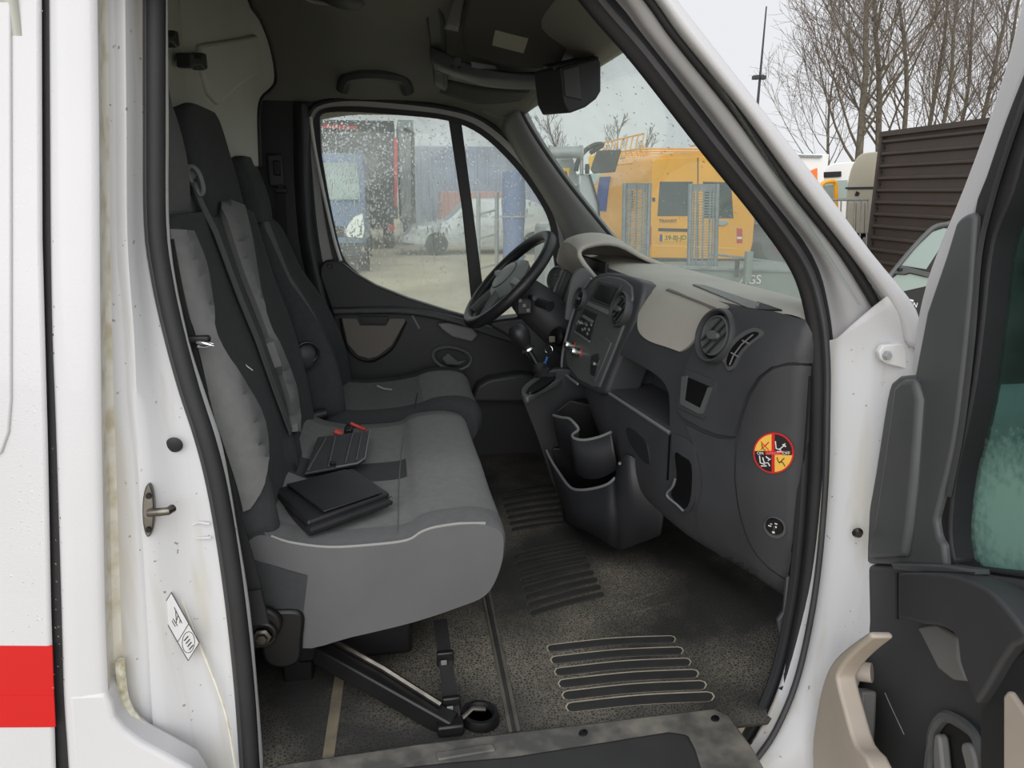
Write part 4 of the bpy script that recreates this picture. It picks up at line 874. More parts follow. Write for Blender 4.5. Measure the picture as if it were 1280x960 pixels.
# ================================================================== SEATS
def sgn(v): return -1 if v < 0 else 1
def pad_back(name, parent, y0, y1, z0, z1, xb, xt, th, mats, zone, bol=.03, lean=None, topr=.12, nz=26, na=44, taper=0, lum=.02):
    # upholstered back: closed cross-sections stacked up a leaning axis
    rings = []; yc, hw0 = (y0+y1)/2, (y1-y0)/2
    info = []
    for i in range(nz+1):
        t = i/nz; z = z0+(z1-z0)*t
        e = 1.0
        if t > 1-topr: q = (t-(1-topr))/topr; e = math.sqrt(max(.0, 1-q**2.2))*.75+.25 if q < 1 else .25
        eb = 1.0
        if t < .06: eb = .75+.25*math.sqrt(t/.06)
        hw = hw0*(1-taper*t)*(.55+.45*e)*eb**.5; tk = th*(.2+.8*e)*eb
        xf = xb+(xt-xb)*t+lum*math.sin(min(1, t/.7)*math.pi)
        zr = z if t < 1 else z-.004
        r = []
        for j in range(na):
            a = 2*math.pi*j/na; c, s = math.cos(a), math.sin(a)
            yy = hw*sgn(c)*abs(c)**.45; xx = tk/2*sgn(s)*abs(s)**.6
            if s > 0: xx += bol*ss(.45, .85, abs(yy)/hw0)*e*(1-.6*max(0, t-.5))*(s**.5)
            r.append((xf-tk/2+xx, yc+yy, zr))
        rings.append(r)
    v, f = loft_vf(rings)
    idx = []
    for i in range(nz):
        for j in range(na):
            a = 2*math.pi*(j+.5)/na; c, s = math.cos(a), math.sin(a)
            idx.append(zone(sgn(c)*abs(c)**.45, s > .02, (i+.5)/nz))
    idx += [0, 0]
    return put(name, v, f, mats, parent, idx=idx, fix=True)
def cushion(name, parent, ys, prof, mats, zone, n=4):
    P = cr(prof, n, True); k = len(P); cx = sum(p[0] for p in P)/k; cz = sum(p[1] for p in P)/k
    rings = []
    for y, s, dz in ys: rings.append([(cx+(p[0]-cx)*s, y, cz+(p[1]-cz)*s+dz) for p in P])
    v, f = loft_vf(rings); idx = []
    for i in range(len(ys)-1):
        for j in range(k):
            a, b = P[j], P[(j+1) % k]; idx.append(zone((a[0]+b[0])/2, (a[1]+b[1])/2, (ys[i][0]+ys[i+1][0])/2))
    idx += [zone(cx, cz, ys[0][0]-1), zone(cx, cz, ys[-1][0])]
    return put(name, v, f, mats, parent, idx=idx), P
FM = ['fabric_dark', 'fabric_light', 'fabric_mid', 'vinyl_side']
be = thing('bench_seat', 'grey fabric double passenger bench seat nearest the open doorway', 'seat', (-.05, 1.68, .7))
prof = [(-.20, .855), (-.10, .868), (.02, .888), (.11, .912), (.168, .935), (.195, .985), (.204, 1.035), (.197, 1.072), (.15, 1.090), (.08, 1.088), (.045, 1.080), (.015, 1.064), (-.05, 1.060), (-.13, 1.062), (-.20, 1.078), (-.255, 1.10), (-.285, 1.06), (-.27, .93)]
def bz(x, z, y):
    top = z > 1.04 and x > -.24
    if y < 1.0: return 3
    if z < 1.03 and x > -.2: return 2 if y > 1.34 else 3
    if not top: return 0
    if y < 1.36: return 2
    if y > 2.0: return 2
    if x > .02: return 1
    if 1.60 < y < 1.72: return 0
    return 1
bys = [(1.285, .975, 0), (1.292, .99, 0), (1.30, 1.0, .0), (1.33, 1.0, .004), (1.36, 1, .002), (1.42, 1, 0), (1.50, 1, -.002), (1.58, 1, 0), (1.60, 1, .002), (1.66, 1, .004), (1.72, 1, .002), (1.80, 1, 0), (1.9, 1, 0), (1.98, 1, .002), (2.0, 1, .002), (2.04, .99, 0), (2.065, .965, -.004), (2.08, .91, -.01)]
cu_, PP = cushion('cushion', be, bys, prof, FM, bz)
near = [(1.283, p) for p in PP]
cxz = (sum(p[0] for p in PP)/len(PP), sum(p[1] for p in PP)/len(PP))
edge = [p for p in PP if p[1] > 1.0 and p[0] > -.235 or (p[0] > .17 and p[1] > .96)]
tube('piping', [(cxz[0]+(p[0]-cxz[0])*1.0, 1.289, cxz[1]+(p[1]-cxz[1])*.995) for p in sorted(edge, key=lambda p: p[0]-(p[1]-1.0)*.5 if p[0] > .15 else p[0])][:26], .0035, 'piping', be, 6)
CB = bvh_of(cu_)
def on(bv, px, py, o=0):
    h = hit(px, py, bv); return h[0]+h[1]*o if h else None
def seam(name, L, bv, parent, r=.0016, m='piping'):
    P = [on(bv, a, b, .0005) for a, b in cr(L, 4)]; P = [p for p in P if p is not None]
    if len(P) > 2: tube(name, P, r, m, parent, 5)
seam('seam', [(506, 543), (502, 565), (499, 600), (498, 640), (497, 668)], CB, be, .0014, 'fabric_mid')
drape('side_gusset', [(300, 694), (318, 700), (340, 706), (362, 713), (384, 719), (381, 745), (378, 770), (376, 815), (350, 815), (322, 800), (304, 760)], CB, .003, 'fabric_dark', be)
backp = dict(xb=-.245, xt=-.352)
def zn1(s, fr, t):
    if not fr: return 0
    lo = -.97+.0*t; hi = -.05-.28*ss(.35, .62, t)+.18*ss(.7, .9, t)+.1*ss(.3, 0, t)
    if lo < s < hi: return 1
    return 0
b1_ = pad_back('backrest', be, 1.285, 1.70, 1.07, 1.665, -.235, -.355, .10, FM, lambda s, fr, t: 0, .03, topr=.06, lum=.012)
def zn2(s, fr, t):
    if not fr: return 0
    return 1 if -.35+.15*t < s < .62 and t < .93 else 0
b2_ = pad_back('backrest', be, 1.675, 2.085, 1.07, 1.67, -.235, -.350, .10, FM, lambda s, fr, t: 0, .03, topr=.02, lum=.012)
pad_back('headrest', be, 1.30, 1.585, 1.665, 1.945, -.372, -.390, .062, FM, lambda s, fr, t: 2, .004, topr=.3, nz=16, lum=.01)
pad_back('headrest', be, 1.66, 2.07, 1.58, 1.885, -.350, -.388, .066, FM, lambda s, fr, t: 0, .008, topr=.35, nz=18, taper=.12, lum=.004)
for y in (1.44, 1.55): tube('headrest_post', [(-.385, y, 1.64), (-.385, y, 1.70)], .007, 'black_metal', be, 8)
pad_back('back_top_roll', be, 1.34, 1.66, 1.60, 1.70, -.368, -.378, .07, FM, lambda s, fr, t: 2, .0, topr=.4, nz=10, lum=0)
BB = bvh_of(b1_, b2_)
drape('light_panel', cr([(209, 288), (213, 320), (224, 366), (246, 428), (264, 503), (282, 557), (297, 604), (305, 637)], 3)+cr([(312, 634), (326, 604), (330, 557), (321, 514), (293, 467), (266, 420), (260, 377), (252, 330), (236, 290)], 3), BB, .010, 'fabric_light', be, step=7)
drape('light_panel', cr([(272, 258), (285, 300), (300, 345), (318, 390), (340, 450), (358, 505), (364, 540)], 3)+cr([(369, 540), (367, 510), (362, 480), (346, 440), (330, 405), (318, 362), (308, 300), (298, 258)], 3), BB, .016, 'fabric_light', be, step=7)
# hinge plates, support strut, floor straps
slab('hinge_cover', cr([(335, 768), (352, 764), (378, 768), (378, 800), (374, 828), (350, 836), (330, 826), (326, 795)], 3, True), Yp(1.274), (0, .03, 0), 'plastic_black', be, .006)
slab('hinge_bracket', cr([(300, 770), (320, 760), (345, 768), (352, 785), (338, 805), (318, 812), (304, 800)], 3, True), Yp(1.258), (0, .02, 0), 'black_metal', be, .005)
lathe('anchor_bolt', [(0, .014), (.009, .014), (.011, .008), (.017, .006), (.018, 0)], Q(328, 795, 1.256), (0, -1, 0), 'steel', be, 6)
ring('anchor_washer', Q(328, 793, 1.254), (0, -1, 0), .022, .005, 'black_metal', be, 20)
A, B = Q(398, 814, 1.36), QZ(566, 908, .715)
st = (B-A).normalized(); sx3 = st.cross(V((0, 0, 1))).normalized()
box('support_strut', (A+B)/2, ((B-A).length, .034, .040), 'black_metal', be, .004, (st, sx3, sx3.cross(st)))
tube('strut_edge', [A+V((0, .02, .03)), (A+B)/2+V((0, .02, .03)), B+V((-.02, .02, .035))], .006, 'steel', be, 6)
box('red_mark', Q(410, 819, 1.335), (.010, .004, .007), 'red_plastic', be, .001)
C_, D_ = Q(550, 775, 1.42), QZ(567, 900, .725)
ribbon('floor_strap', [C_, C_.lerp(D_, .4)+V((0, .004, 0)), D_], (1, -.1, 0), .029, .004, 'webbing', be)
for t in (.40, .84): box('strap_buckle', C_.lerp(D_, t)+V((0, -.004, 0)), (.035, .012, .032), 'black_metal', be, .003)
for t in (.43, .87): box('buckle_window', C_.lerp(D_, t)+V((-.004, -.011, .002)), (.012, .004, .010), 'plastic_grey', be, .001)
ac = QZ(600, 896, .714)
box('strut_foot', QZ(563, 908, .722), (.05, .03, .022), 'black_metal', be, .004)
v, f = lathe_vf([(.022, .004), (.026, .012), (.033, .012), (.036, .0), (.036, -.006)], ac, (0, 0, 1), 28, 1.0, 1.1)
put('floor_anchor', v, f, 'black_metal', be)
lathe('anchor_well', [(0, -.002), (.024, -.002), (.025, .004)], ac, (0, 0, 1), 'plastic_black', be, 24)
tube('anchor_eye', [ac+V((-.035, -.01, .01)), ac+V((-.015, 0, .02)), ac+V((.01, .004, .012))], .005, 'steel', be, 8)
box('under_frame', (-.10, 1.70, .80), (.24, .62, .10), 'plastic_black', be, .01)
for y in (1.42, 1.98): box('leg', (-.22, y, .755), (.06, .04, .11), 'black_metal', be, .004)
# small tag, loose lint on the fabric
tube('lint', [on(CB, 0, 0) or Q(304, 452, 1.5), Q(308, 457, 1.5), Q(316, 463, 1.5)], .0012, 'print_white', be, 4)

dr = thing('driver_seat', 'dark grey single driver seat by the far window', 'seat', (0, 2.38, .7))
dprof = [(-.18, .90), (0, .90), (.14, .91), (.22, .935), (.265, .98), (.272, 1.025), (.25, 1.062), (.20, 1.078), (.13, 1.076), (.08, 1.060), (0, 1.048), (-.10, 1.045), (-.18, 1.05), (-.22, 1.0)]
def dz_(x, z, y):
    if z < 1.02 or x < -.2: return 0
    if 2.22 < y < 2.54: return 2 if x < .09 else 1
    return 0
dys = [(2.145, .90, -.01), (2.16, .965, .0), (2.19, 1.0, .008), (2.22, 1, .006), (2.28, 1, -.002), (2.38, 1, -.006), (2.48, 1, -.002), (2.54, 1, .01), (2.58, 1, .014), (2.605, .97, .006), (2.62, .91, -.01)]
dc, _ = cushion('cushion', dr, dys, dprof, FM, dz_)
def zn3(s, fr, t): return (2 if -.5 < s < .3 else 0) if fr else 0
pad_back('backrest', dr, 2.15, 2.61, 1.04, 1.625, -.175, -.352, .10, FM, zn3, .05, topr=.10, lum=.035, taper=.22)
hr = pad_back('headrest', dr, 2.20, 2.44, 1.615, 1.80, -.345, -.378, .075, ['fabric_dark', 'leather'], lambda s, fr, t: 0 if fr else 1, .01, topr=.35, nz=14, lum=.006)
for y in (2.31, 2.41): tube('headrest_post', [(-.38, y, 1.58), (-.39, y, 1.66)], .006, 'steel', dr, 8)
lathe('armrest_pivot', [(0, .02), (.025, .018), (.035, .008), (.036, -.02)], Q(380, 446, 2.13), (.25, -1, 0), 'plastic', dr, 24)
ring('pivot_ring', Q(384, 441, 2.12), (.25, -1, 0), .03, .005, 'plastic_black', dr, 24)
tube('folded_armrest', [Q(372, 527, 2.10), Q(390, 521, 2.11), Q(408, 516, 2.12)], [.018, .019, .014], 'plastic_dark', dr, 12)
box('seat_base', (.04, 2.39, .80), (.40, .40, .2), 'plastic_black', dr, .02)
DBv = bvh_of(dc)
seam('seam', [(522, 492), (520, 502), (519, 511)], DBv, dr, .002, 'fabric_dark')
slab('torn_edge', cr([(500, 491), (515, 486), (531, 480), (531, 482), (516, 489), (500, 493)], 2, True), Yp(2.46), (0, .006, 0), 'beige', dr, .0005)
tube('wire', [Q(471, 482, 2.46), Q(480, 486, 2.46), Q(490, 487, 2.46)], .003, 'print_grey', dr, 6)

# ---- seat belts
sb1 = thing('seat_belt', 'black seat belt hanging beside the doorway with a chrome tongue', 'seat belt', (-.28, 1.26, .85))
ribbon('webbing', [Sd(.155)(*p) for p in cr([(205, 300), (216, 360), (230, 420), (250, 500), (270, 575), (290, 645), (306, 700), (320, 752)], 4)], (1, -.2, .0), .032, .003, 'webbing', sb1)
ribbon('stitched_end', [Sd(.150)(314, 738), Sd(.150)(324, 780)], (1, -.2, 0), .036, .006, 'webbing', sb1)
box('tongue_body', Sd(.14)(243, 424), (.05, .014, .012), 'plastic_black', sb1, .004)
tube('tongue_plate', [Sd(.135)(246, 428), Sd(.13)(258, 429), Sd(.13)(267, 431), Sd(.135)(256, 434), Sd(.135)(247, 433)], .0026, 'chrome', sb1, 6)
sb2 = thing('seat_belt', 'grey seat belt running diagonally down between the bench backrests', 'seat belt', (-.25, 1.7, 1.0))
ribbon('webbing', [Q(243, 228, 1.60), Q(252, 254, 1.60)]+[on(BB, a, b, .007) for a, b in ((266, 292), (280, 330), (297, 374), (318, 424), (340, 486), (360, 540))], (0, 1, .1), .034, .003, 'webbing_grey', sb2)
ribbon('lower_webbing', [Q(a, b, y) for a, b, y in ((361, 540, 1.70), (368, 570, 1.66), (376, 604, 1.62))], (0, 1, .1), .05, .003, 'webbing', sb2)
g1 = Q(241, 218, 1.60)
v, f = tube_vf(cr([Q(a, b, 1.595) for a, b in ((234, 212), (240, 208), (247, 214), (252, 226), (254, 238), (250, 244), (244, 234), (238, 224))], 3, True), .005, 8, True)
put('belt_guide', v, f, 'pale_edge', sb2)
slab('guide_cap', cr([(233, 214), (239, 207), (247, 213), (250, 222), (246, 220), (242, 224), (238, 221)], 3, True), Yp(1.605), (0, .02, 0), 'pale_edge', sb2, .004)
lathe('belt_stop', [(0, .006), (.006, .005), (.007, 0)], Q(361, 545, 1.68), (0, -1, .2), 'chrome', sb2, 12)
for nm, L in (('red_buckle', [(421, 540), (430, 536)]), ('red_buckle', [(438, 530), (455, 536)])): pass
bk1 = thing('belt_buckle', 'black seat belt buckle with red button beside the folded tray', 'buckle', Q(424, 541, 1.98))
tube('red_button', [Q(418, 539, 1.90), Q(428, 543, 1.90)], .0085, 'red_plastic', bk1, 8)
box('buckle_body', Q(436, 543, 1.91), (.022, .03, .04), 'plastic_black', bk1, .004)
bk2 = thing('belt_buckle', 'black seat belt buckle with long red bar nearer the driver seat', 'buckle', Q(446, 536, 2.08))
tube('red_button', [Q(438, 529, 1.97), Q(447, 533, 1.97), Q(457, 537, 1.96)], .0048, 'red_plastic', bk2, 8)
box('buckle_body', Q(442, 540, 2.02), (.04, .02, .045), 'plastic_black', bk2, .004)
sb3 = thing('seat_belt', 'black driver seat belt hanging from the far door pillar', 'seat belt', (-.4, 2.7, 1.0))
ribbon('webbing', [Q(a, b, 2.715) for a, b in ((350, 240), (354, 300), (360, 370), (372, 450))], (1, 0, 0), .03, .003, 'webbing', sb3)
box('tongue', Q(351, 238, 2.71), (.04, .014, .018), 'plastic_black', sb3, .003)

# ---- things lying on the bench
wa = thing('document_wallet', 'black document wallet lying closed on the near bench cushion', 'wallet', QZ(410, 640, 1.075))
c4 = [(340, 622), (384, 664), (487, 628), (440, 596)]
zz = 1.083
base = [QZ(a, b, 1.073) for a, b in ((341, 630), (386, 672), (488, 634), (442, 602))]
put('pouch', *prism(base, (0, 0, .017)), 'leather', wa, bevel=.006, seg=3)
put('inner_pages', *prism([p.lerp(sum(base, V((0, 0, 0)))/4, .03)+V((0, 0, .017)) for p in base], (0, 0, .004)), 'plastic_black', wa, bevel=.001)
put('cover', *prism([p+V((0, 0, .021)) for p in base], (0, 0, .012)), 'leather', wa, bevel=.005, seg=3)
fl4 = [QZ(a, b, 1.108) for a, b in ((358, 607), (405, 641), (478, 617), (432, 588))]
put('flap', *prism(fl4, (0, 0, .004)), 'leather', wa, bevel=.002)
e0 = base[2]+V((0, 0, .017)); e1_ = base[3]+V((0, 0, .017))
tube('rolled_edge', [base[1].lerp(base[2], t)+V((0, 0, .014)) for t in (.0, .5, 1)], .009, 'leather', wa, 8)
for t in (.99,): lathe('snap', [(0, .002), (.004, .002), (.005, 0)], base[1].lerp(base[2], t)+V((.004, -.006, .022)), (.5, -1, .2), 'chrome', wa, 10)
ct_ = thing('folding_tray', 'dark ribbed plastic tray lying on the middle seat', 'tray', QZ(425, 565, 1.08))
tr4 = [QZ(a, b, 1.095) for a, b in ((397, 546), (462, 538), (456, 573), (446, 579), (380, 591))]
put('tray_plate', *prism(tr4, (0, 0, -.008)), 'plastic', ct_, bevel=.003)
for a, b in (((408, 547), (385, 588)), ((419, 546), (411, 582)), ((441, 542), (432, 578)), ((452, 541), (446, 574))):
    put('tray_ridge', *tube_vf([QZ(*a, 1.0965), QZ(*b, 1.0965)], .0028, 6), 'plastic_mid', ct_)
tube('tray_rim', [QZ(a, b, 1.096) for a, b in ((462, 538), (456, 573), (447, 579), (420, 584))], .0025, 'pale_edge', ct_, 6)
box('tray_clip', QZ(416, 580, 1.098), (.012, .012, .012), 'plastic_black', ct_, .002)

# ================================================================== OVERHEAD
oc = thing('overhead_console', 'grey overhead console strip with round button and map light', 'console', (.3, 2.1, 1.98))
rows = [[Q(a, b, y) for a, b, y in ((541, 58, 2.35), (560, 68, 2.30), (600, 84, 2.22), (650, 92, 2.12), (695, 90, 2.04))],
        [Q(a, b, y) for a, b, y in ((541, 72, 2.36), (558, 82, 2.31), (600, 93, 2.23), (650, 98, 2.13), (697, 95, 2.05))],
        [Q(a, b, y) for a, b, y in ((546, 84, 2.38), (570, 92, 2.34), (606, 103, 2.27), (650, 107, 2.17), (690, 104, 2.10))]]
ocs = sheet('console_face', rows, 'plastic_mid', oc, .02)
OB = bvh_of(ocs)
def och(a, b): h = hit(a, b, OB); return h[0] if h else Q(a, b, 2.3)
for p, r in (((572, 77), .012),): lathe('round_button', [(0, .012), (r, .012), (r*1.1, .006)], och(p[0], p[1])-ray(*p).normalized()*.008, -ray(*p), 'plastic_black', oc, 16)
for p in ((566, 83), (575, 84), (590, 80)): box('small_button', och(p[0], p[1])-ray(*p).normalized()*.012, (.012, .006, .008), 'plastic_black', oc, .001)
slab('map_light', [(588, 76), (620, 82), (622, 88), (590, 84)], Yp(2.20), (0, .012, 0), 'pale_edge', oc, .003)
sheet('shelf_lower', [[Q(a, b, y) for a, b, y in ((546, 86, 2.40), (600, 100, 2.30), (650, 106, 2.18), (697, 100, 2.08))], [Q(a, b, y) for a, b, y in ((556, 96, 2.48), (606, 106, 2.38), (655, 110, 2.26), (690, 108, 2.16))]], 'plastic_black', oc, .012)
sheet('side_cheek', [[Q(a, b, y) for a, b, y in ((530, -10, 2.16), (536, 30, 2.28), (541, 62, 2.38), (545, 105, 2.50))], [Q(a, b, y) for a, b, y in ((548, -10, 2.12), (554, 30, 2.24), (556, 64, 2.33), (558, 112, 2.46))]], 'plastic_mid', oc, .015)
v1 = thing('sun_visor', 'large dark sun visor with a pale label folded up by the windscreen', 'sun visor', (.4, 1.85, 2.0))
rows = [[Q(a, b, y) for a, b, y in ((588, -12, 1.84), (640, -12, 1.74), (705, -12, 1.62))], [Q(a, b, y) for a, b, y in ((578, 34, 2.10), (640, 34, 2.0), (716, 30, 1.86))], [Q(a, b, y) for a, b, y in ((582, 62, 2.18), (635, 80, 2.12), (698, 84, 2.02))]]
vs1 = sheet('visor_board', rows, 'visor', v1, .014, 5, 5)
VB = bvh_of(vs1)
drape('visor_label', [(620, 34), (662, 45), (656, 64), (617, 54)], VB, .0085, 'label_beige', v1, step=8)
sheet('hinge_arm', [[Q(570, -8, 2.03), Q(582, -8, 2.0)], [Q(556, 34, 2.14), Q(574, 38, 2.12)]], 'plastic_grey', v1, .012)
v2 = thing('sun_visor', 'dark driver sun visor folded against the headliner by the far pillar', 'sun visor', (.35, 2.4, 1.95))
sheet('visor_board', [[Q(a, b, y) for a, b, y in ((556, 98, 2.50), (600, 108, 2.42), (662, 112, 2.30))], [Q(a, b, y) for a, b, y in ((550, 114, 2.57), (598, 128, 2.54), (650, 124, 2.48))]], 'visor', v2, .012)
v3 = thing('mirror_housing', 'black boxy camera housing hanging at the top of the windscreen', 'camera housing', Q(715, 78, 1.95))
fr_ = [Q(a, b, 1.86) for a, b in ((700, 84), (726, 77), (748, 72), (752, 78), (752, 114), (746, 124), (733, 134), (712, 142), (705, 128))]
put('housing', *prism(fr_, (-.045, .11, .004)), 'plastic_dark', v3, bevel=.006, seg=3)
put('front_plate', *prism([Q(a, b, 1.855) for a, b in ((704, 87), (724, 82), (728, 125), (707, 120))], (-.004, .012, 0)), 'plastic', v3, bevel=.002)
put('mount', *prism([Q(a, b, 1.88) for a, b in ((690, 82), (748, 70), (750, 75), (695, 92))], (0, .12, .02)), 'plastic_dark', v3, bevel=.004)

# ================================================================== OUTSIDE
def wheel(parent, c, r, wd, ax=(1, 0, 0)):
    o = lathe('wheel', [(r*.62, -wd/2), (r*.96, -wd/2), (r, -wd*.35), (r, wd*.35), (r*.96, wd/2), (r*.62, wd/2)], c, ax, 'tyre', parent, 28)
    lathe('wheel_rim', [(0, -wd*.3), (r*.6, -wd*.42), (r*.6, wd*.42), (0, wd*.3)], c, ax, 'silver', o, 24)
    return o
# ---- yellow van, rear towards the windscreen
YR = 12.7
xl, xr = Q(811, 280, YR).x, Q(942, 280, YR).x; zt = Q(870, 193, YR).z; zb = Q(850, 327, YR).z
yv = thing('yellow_van', 'yellow van with roof rack seen from behind through the windscreen', 'van', ((xl+xr)/2, YR+2.4, 0))
def vsec(y, k=1, top=None):
    T = top or zt; ax_ = xl; bx_ = xr
    L = [(ax_+.04, zb), (ax_-.02, zb+.3), (ax_-.02, 1.2), (ax_+.03, 1.75), (ax_+.10, T-.10), (ax_+.18, T-.02), (ax_+.4, T+.03), (bx_-.4, T+.03), (bx_-.18, T-.02), (bx_-.10, T-.10), (bx_-.03, 1.75), (bx_+.02, 1.2), (bx_+.02, zb+.3), (bx_-.04, zb)]
    cx_ = (ax_+bx_)/2; return [(cx_+(x-cx_)*k, y, z) for x, z in L]
put('body', *loft_vf([vsec(YR, .985), vsec(YR+.06), vsec(YR+1.5), vsec(YR+3.2), vsec(YR+3.9, 1, zt-.35), vsec(YR+4.4, .98, 1.35), vsec(YR+5.1, .93, 1.1)]), 'van_yellow', yv)
def onrear(name, px, m, d=.02, o=.0, parent=yv, bevel=.004, sm=0): return slab(name, px, Yp(YR-o), (0, d, 0), m, parent, bevel, sm)
dl = onrear('rear_door', [(815, 199), (829, 198), (872, 196.5), (872, 325), (814, 325), (813.5, 260)], 'van_yellow', .03, .02, bevel=.008)
d_r = onrear('rear_door', [(873, 196.5), (930, 196), (936, 210), (938, 325), (873, 325)], 'van_yellow', .03, .02, bevel=.008)
onrear('door_window', [(825, 227), (866, 227), (864, 270), (822, 270)], 'window_far', .02, .03, dl, .004)
onrear('door_window', [(879, 227), (914, 228), (917, 273), (879, 272)], 'window_far', .02, .03, d_r, .004)
lathe('door_handle', [(0, .03), (.10, .028), (.13, .0)], Q(902, 278.5, YR-.02), (0, -1, 0), 'silver', d_r, 20, 1, .45)
text('model_script', 'TRANSIT', Q(835, 276.5, YR-.025), (1, 0, 0), (0, -1, 0), .085, 'print_black', dl, .004)
onrear('plate_recess', [(822, 286), (862, 286.5), (862, 304), (820, 304)], 'van_yellow', .01, .022, dl, .003)
onrear('plate_light_bar', [(823, 285), (862, 286), (861, 290), (823, 289)], 'plastic_dark', .02, .03, dl, .003)
pl = onrear('number_plate', [(825, 293), (860, 293.5), (860, 302), (824.5, 301.5)], 'plate_yellow', .01, .032, dl, .002)
onrear('plate_band', [(825, 293), (828, 293), (828, 301.6), (824.6, 301.6)], 'plate_blue', .004, .036, pl, 0)
text('plate_text', '39-BJ-JD', Q(844.5, 297.4, YR-.035), (1, 0, 0), (0, -1, 0), .118, 'print_black', pl, .003)
onrear('tail_light', [(810, 282), (814.5, 282), (814.5, 306), (809, 306)], 'tail_red', .06, .03)
onrear('tail_light', [(921, 285), (928, 286), (928, 304), (921, 304)], 'tail_red', .06, .03)
onrear('reversing_lamp', [(921.5, 296), (927.5, 296), (927.5, 299), (921.5, 299)], 'lamp_clear', .06, .04)
onrear('step_crease', [(815, 306.5), (920, 310), (920, 311.5), (815, 308)], 'sticker_yellow', .01, .025)
onrear('bumper', [(808, 322), (946, 324), (946, 334), (808, 332)], 'plastic_dark', .2, .06, bevel=.02)
onrear('hinge', [(815.5, 247), (819, 247), (819, 252), (815.5, 252)], 'plastic_dark', .03, .03, bevel=.002)
onrear('door_gap', [(871.8, 197), (873, 197), (873, 324), (871.8, 324)], 'plastic_black', .01, .024, bevel=0)
put('side_window', *prism([(xl-.035, YR+2.6, 1.30), (xl-.035, YR+3.4, 1.30), (xl-.0, YR+3.2, 2.0), (xl+.02, YR+2.6, 2.0)], (.05, 0, 0)), 'plate_blue', yv)
box('side_handle', (xl-.04, YR+.9, 1.55), (.04, .06, .32), 'plastic_dark', yv, .01)
for x in (xl+.02, xr-.02):
    for y in (YR+.9, YR+4.1): wheel(yv, (x, y, .34), .34, .22)
rk = []
for zz_, xo in ((zt+.34, -.12), (zt+.10, -.16), (zt-.14, -.28)):
    rk.append(tube_vf([(xl+xo, YR+.1, zz_), (xl+xo, YR+3.4, zz_)], .016, 5))
    if xo > -.2: rk.append(tube_vf([(xr-xo, YR+.1, zz_), (xr-xo, YR+3.4, zz_)], .016, 5))
rr_ = thing_rack = many('roof_rack', rk, 'van_yellow', yv)
for i in range(12):
    y = YR+.1+i*.3
    tube('rack_post', [(xl-.12, y, zt+.34), (xl-.16, y, zt+.10), (xl-.10, y, zt-.02)], .014, 'van_yellow', yv, 5)
for i in range(7): tube('rack_rung', [(xl-.16, YR+.3+i*.42, zt+.10), (xl-.28, YR+.3+i*.42, zt-.14)], .012, 'van_yellow', yv, 5)
for i in range(5): tube('rack_cross_bar', [(xl-.16, YR+.2+i*.8, zt+.10), (xr+.16, YR+.2+i*.8, zt+.10)], .016, 'van_yellow', yv, 5)

# ---- car trailer with upright mesh ramps
tr = thing('car_trailer', 'low grey trailer parked between the windscreen and the yellow van', 'trailer', (5.0, 9.6, 0))
TY = 9.4
slab('side_board', [(770, 322), (830, 332), (1010, 340), (1060, 344), (1060, 380), (770, 372)], Yp(TY), (0, .06, 0), 'trailer_side', tr, .01)
slab('top_rail', [(768, 325), (830, 332), (1060, 340), (1060, 343), (830, 336), (768, 329)], Yp(TY-.03), (0, .10, 0), 'galvanised', tr, .006)
put('deck', *box_vf((Q(900, 340, TY).x, TY+1.0, Q(900, 340, TY).z-.08), (3.4, 1.9, .08)), 'trailer_side', tr)
slab('rear_rail', [(890, 316), (1060, 338), (1060, 341), (890, 319)], Yp(11.2), (0, .08, 0), 'galvanised', tr, .006)
box('winch_post', Q(935, 333, TY-.1), (.09, .09, .40), 'trailer_side', tr, .01)
box('latch', Q(921, 336, TY-.1), (.05, .05, .22), 'plastic_dark', tr, .01)
text('side_letters', 'AGS', Q(938, 350, TY-.01), (1, 0, 0), (0, -1, 0), .17, 'print_white', tr, .003)
lathe('light_boss', [(0, .02), (.05, .02), (.06, 0)], Q(820, 340, TY), (0, -1, 0), 'print_white', tr, 16)
for x in (4.0, 5.4): wheel(tr, (x, TY+.2, .28), .28, .2, (0, 1, 0))
def ramp(lab, x0, x1, y0, y1, Yd):
    r_ = thing('loading_ramp', lab, 'ramp', Q((x0+x1)/2, y1, Yd), 'upright mesh loading ramps')
    a, b, c, d = Q(x0, y0, Yd), Q(x1, y0, Yd), Q(x1-3, y1, Yd+.1), Q(x0-2, y1, Yd+.1)
    for p, q in ((a, d), (b, c)): tube('side_rail', [p, q], .032, 'galvanised', r_, 6)
    for t in (.14, .26, .5, .74, .86): tube('long_bar', [a.lerp(b, t), d.lerp(c, t)], .013, 'galvanised', r_, 4)
    put('top_plate', *prism([a, b, b.lerp(c, .07), a.lerp(d, .07)], (0, .03, 0)), 'galvanised', r_)
    many('mesh_bars', [tube_vf([a.lerp(d, t), b.lerp(c, t)], .011, 4) for t in [.08+.92*i/29 for i in range(30)]], 'galvanised', r_)
ramp('grey mesh loading ramp standing before the left flank of the yellow van', 781, 812, 229, 330, 10.4)
ramp('grey mesh loading ramp standing before the number plate of the yellow van', 863, 897, 230, 336, 10.4)

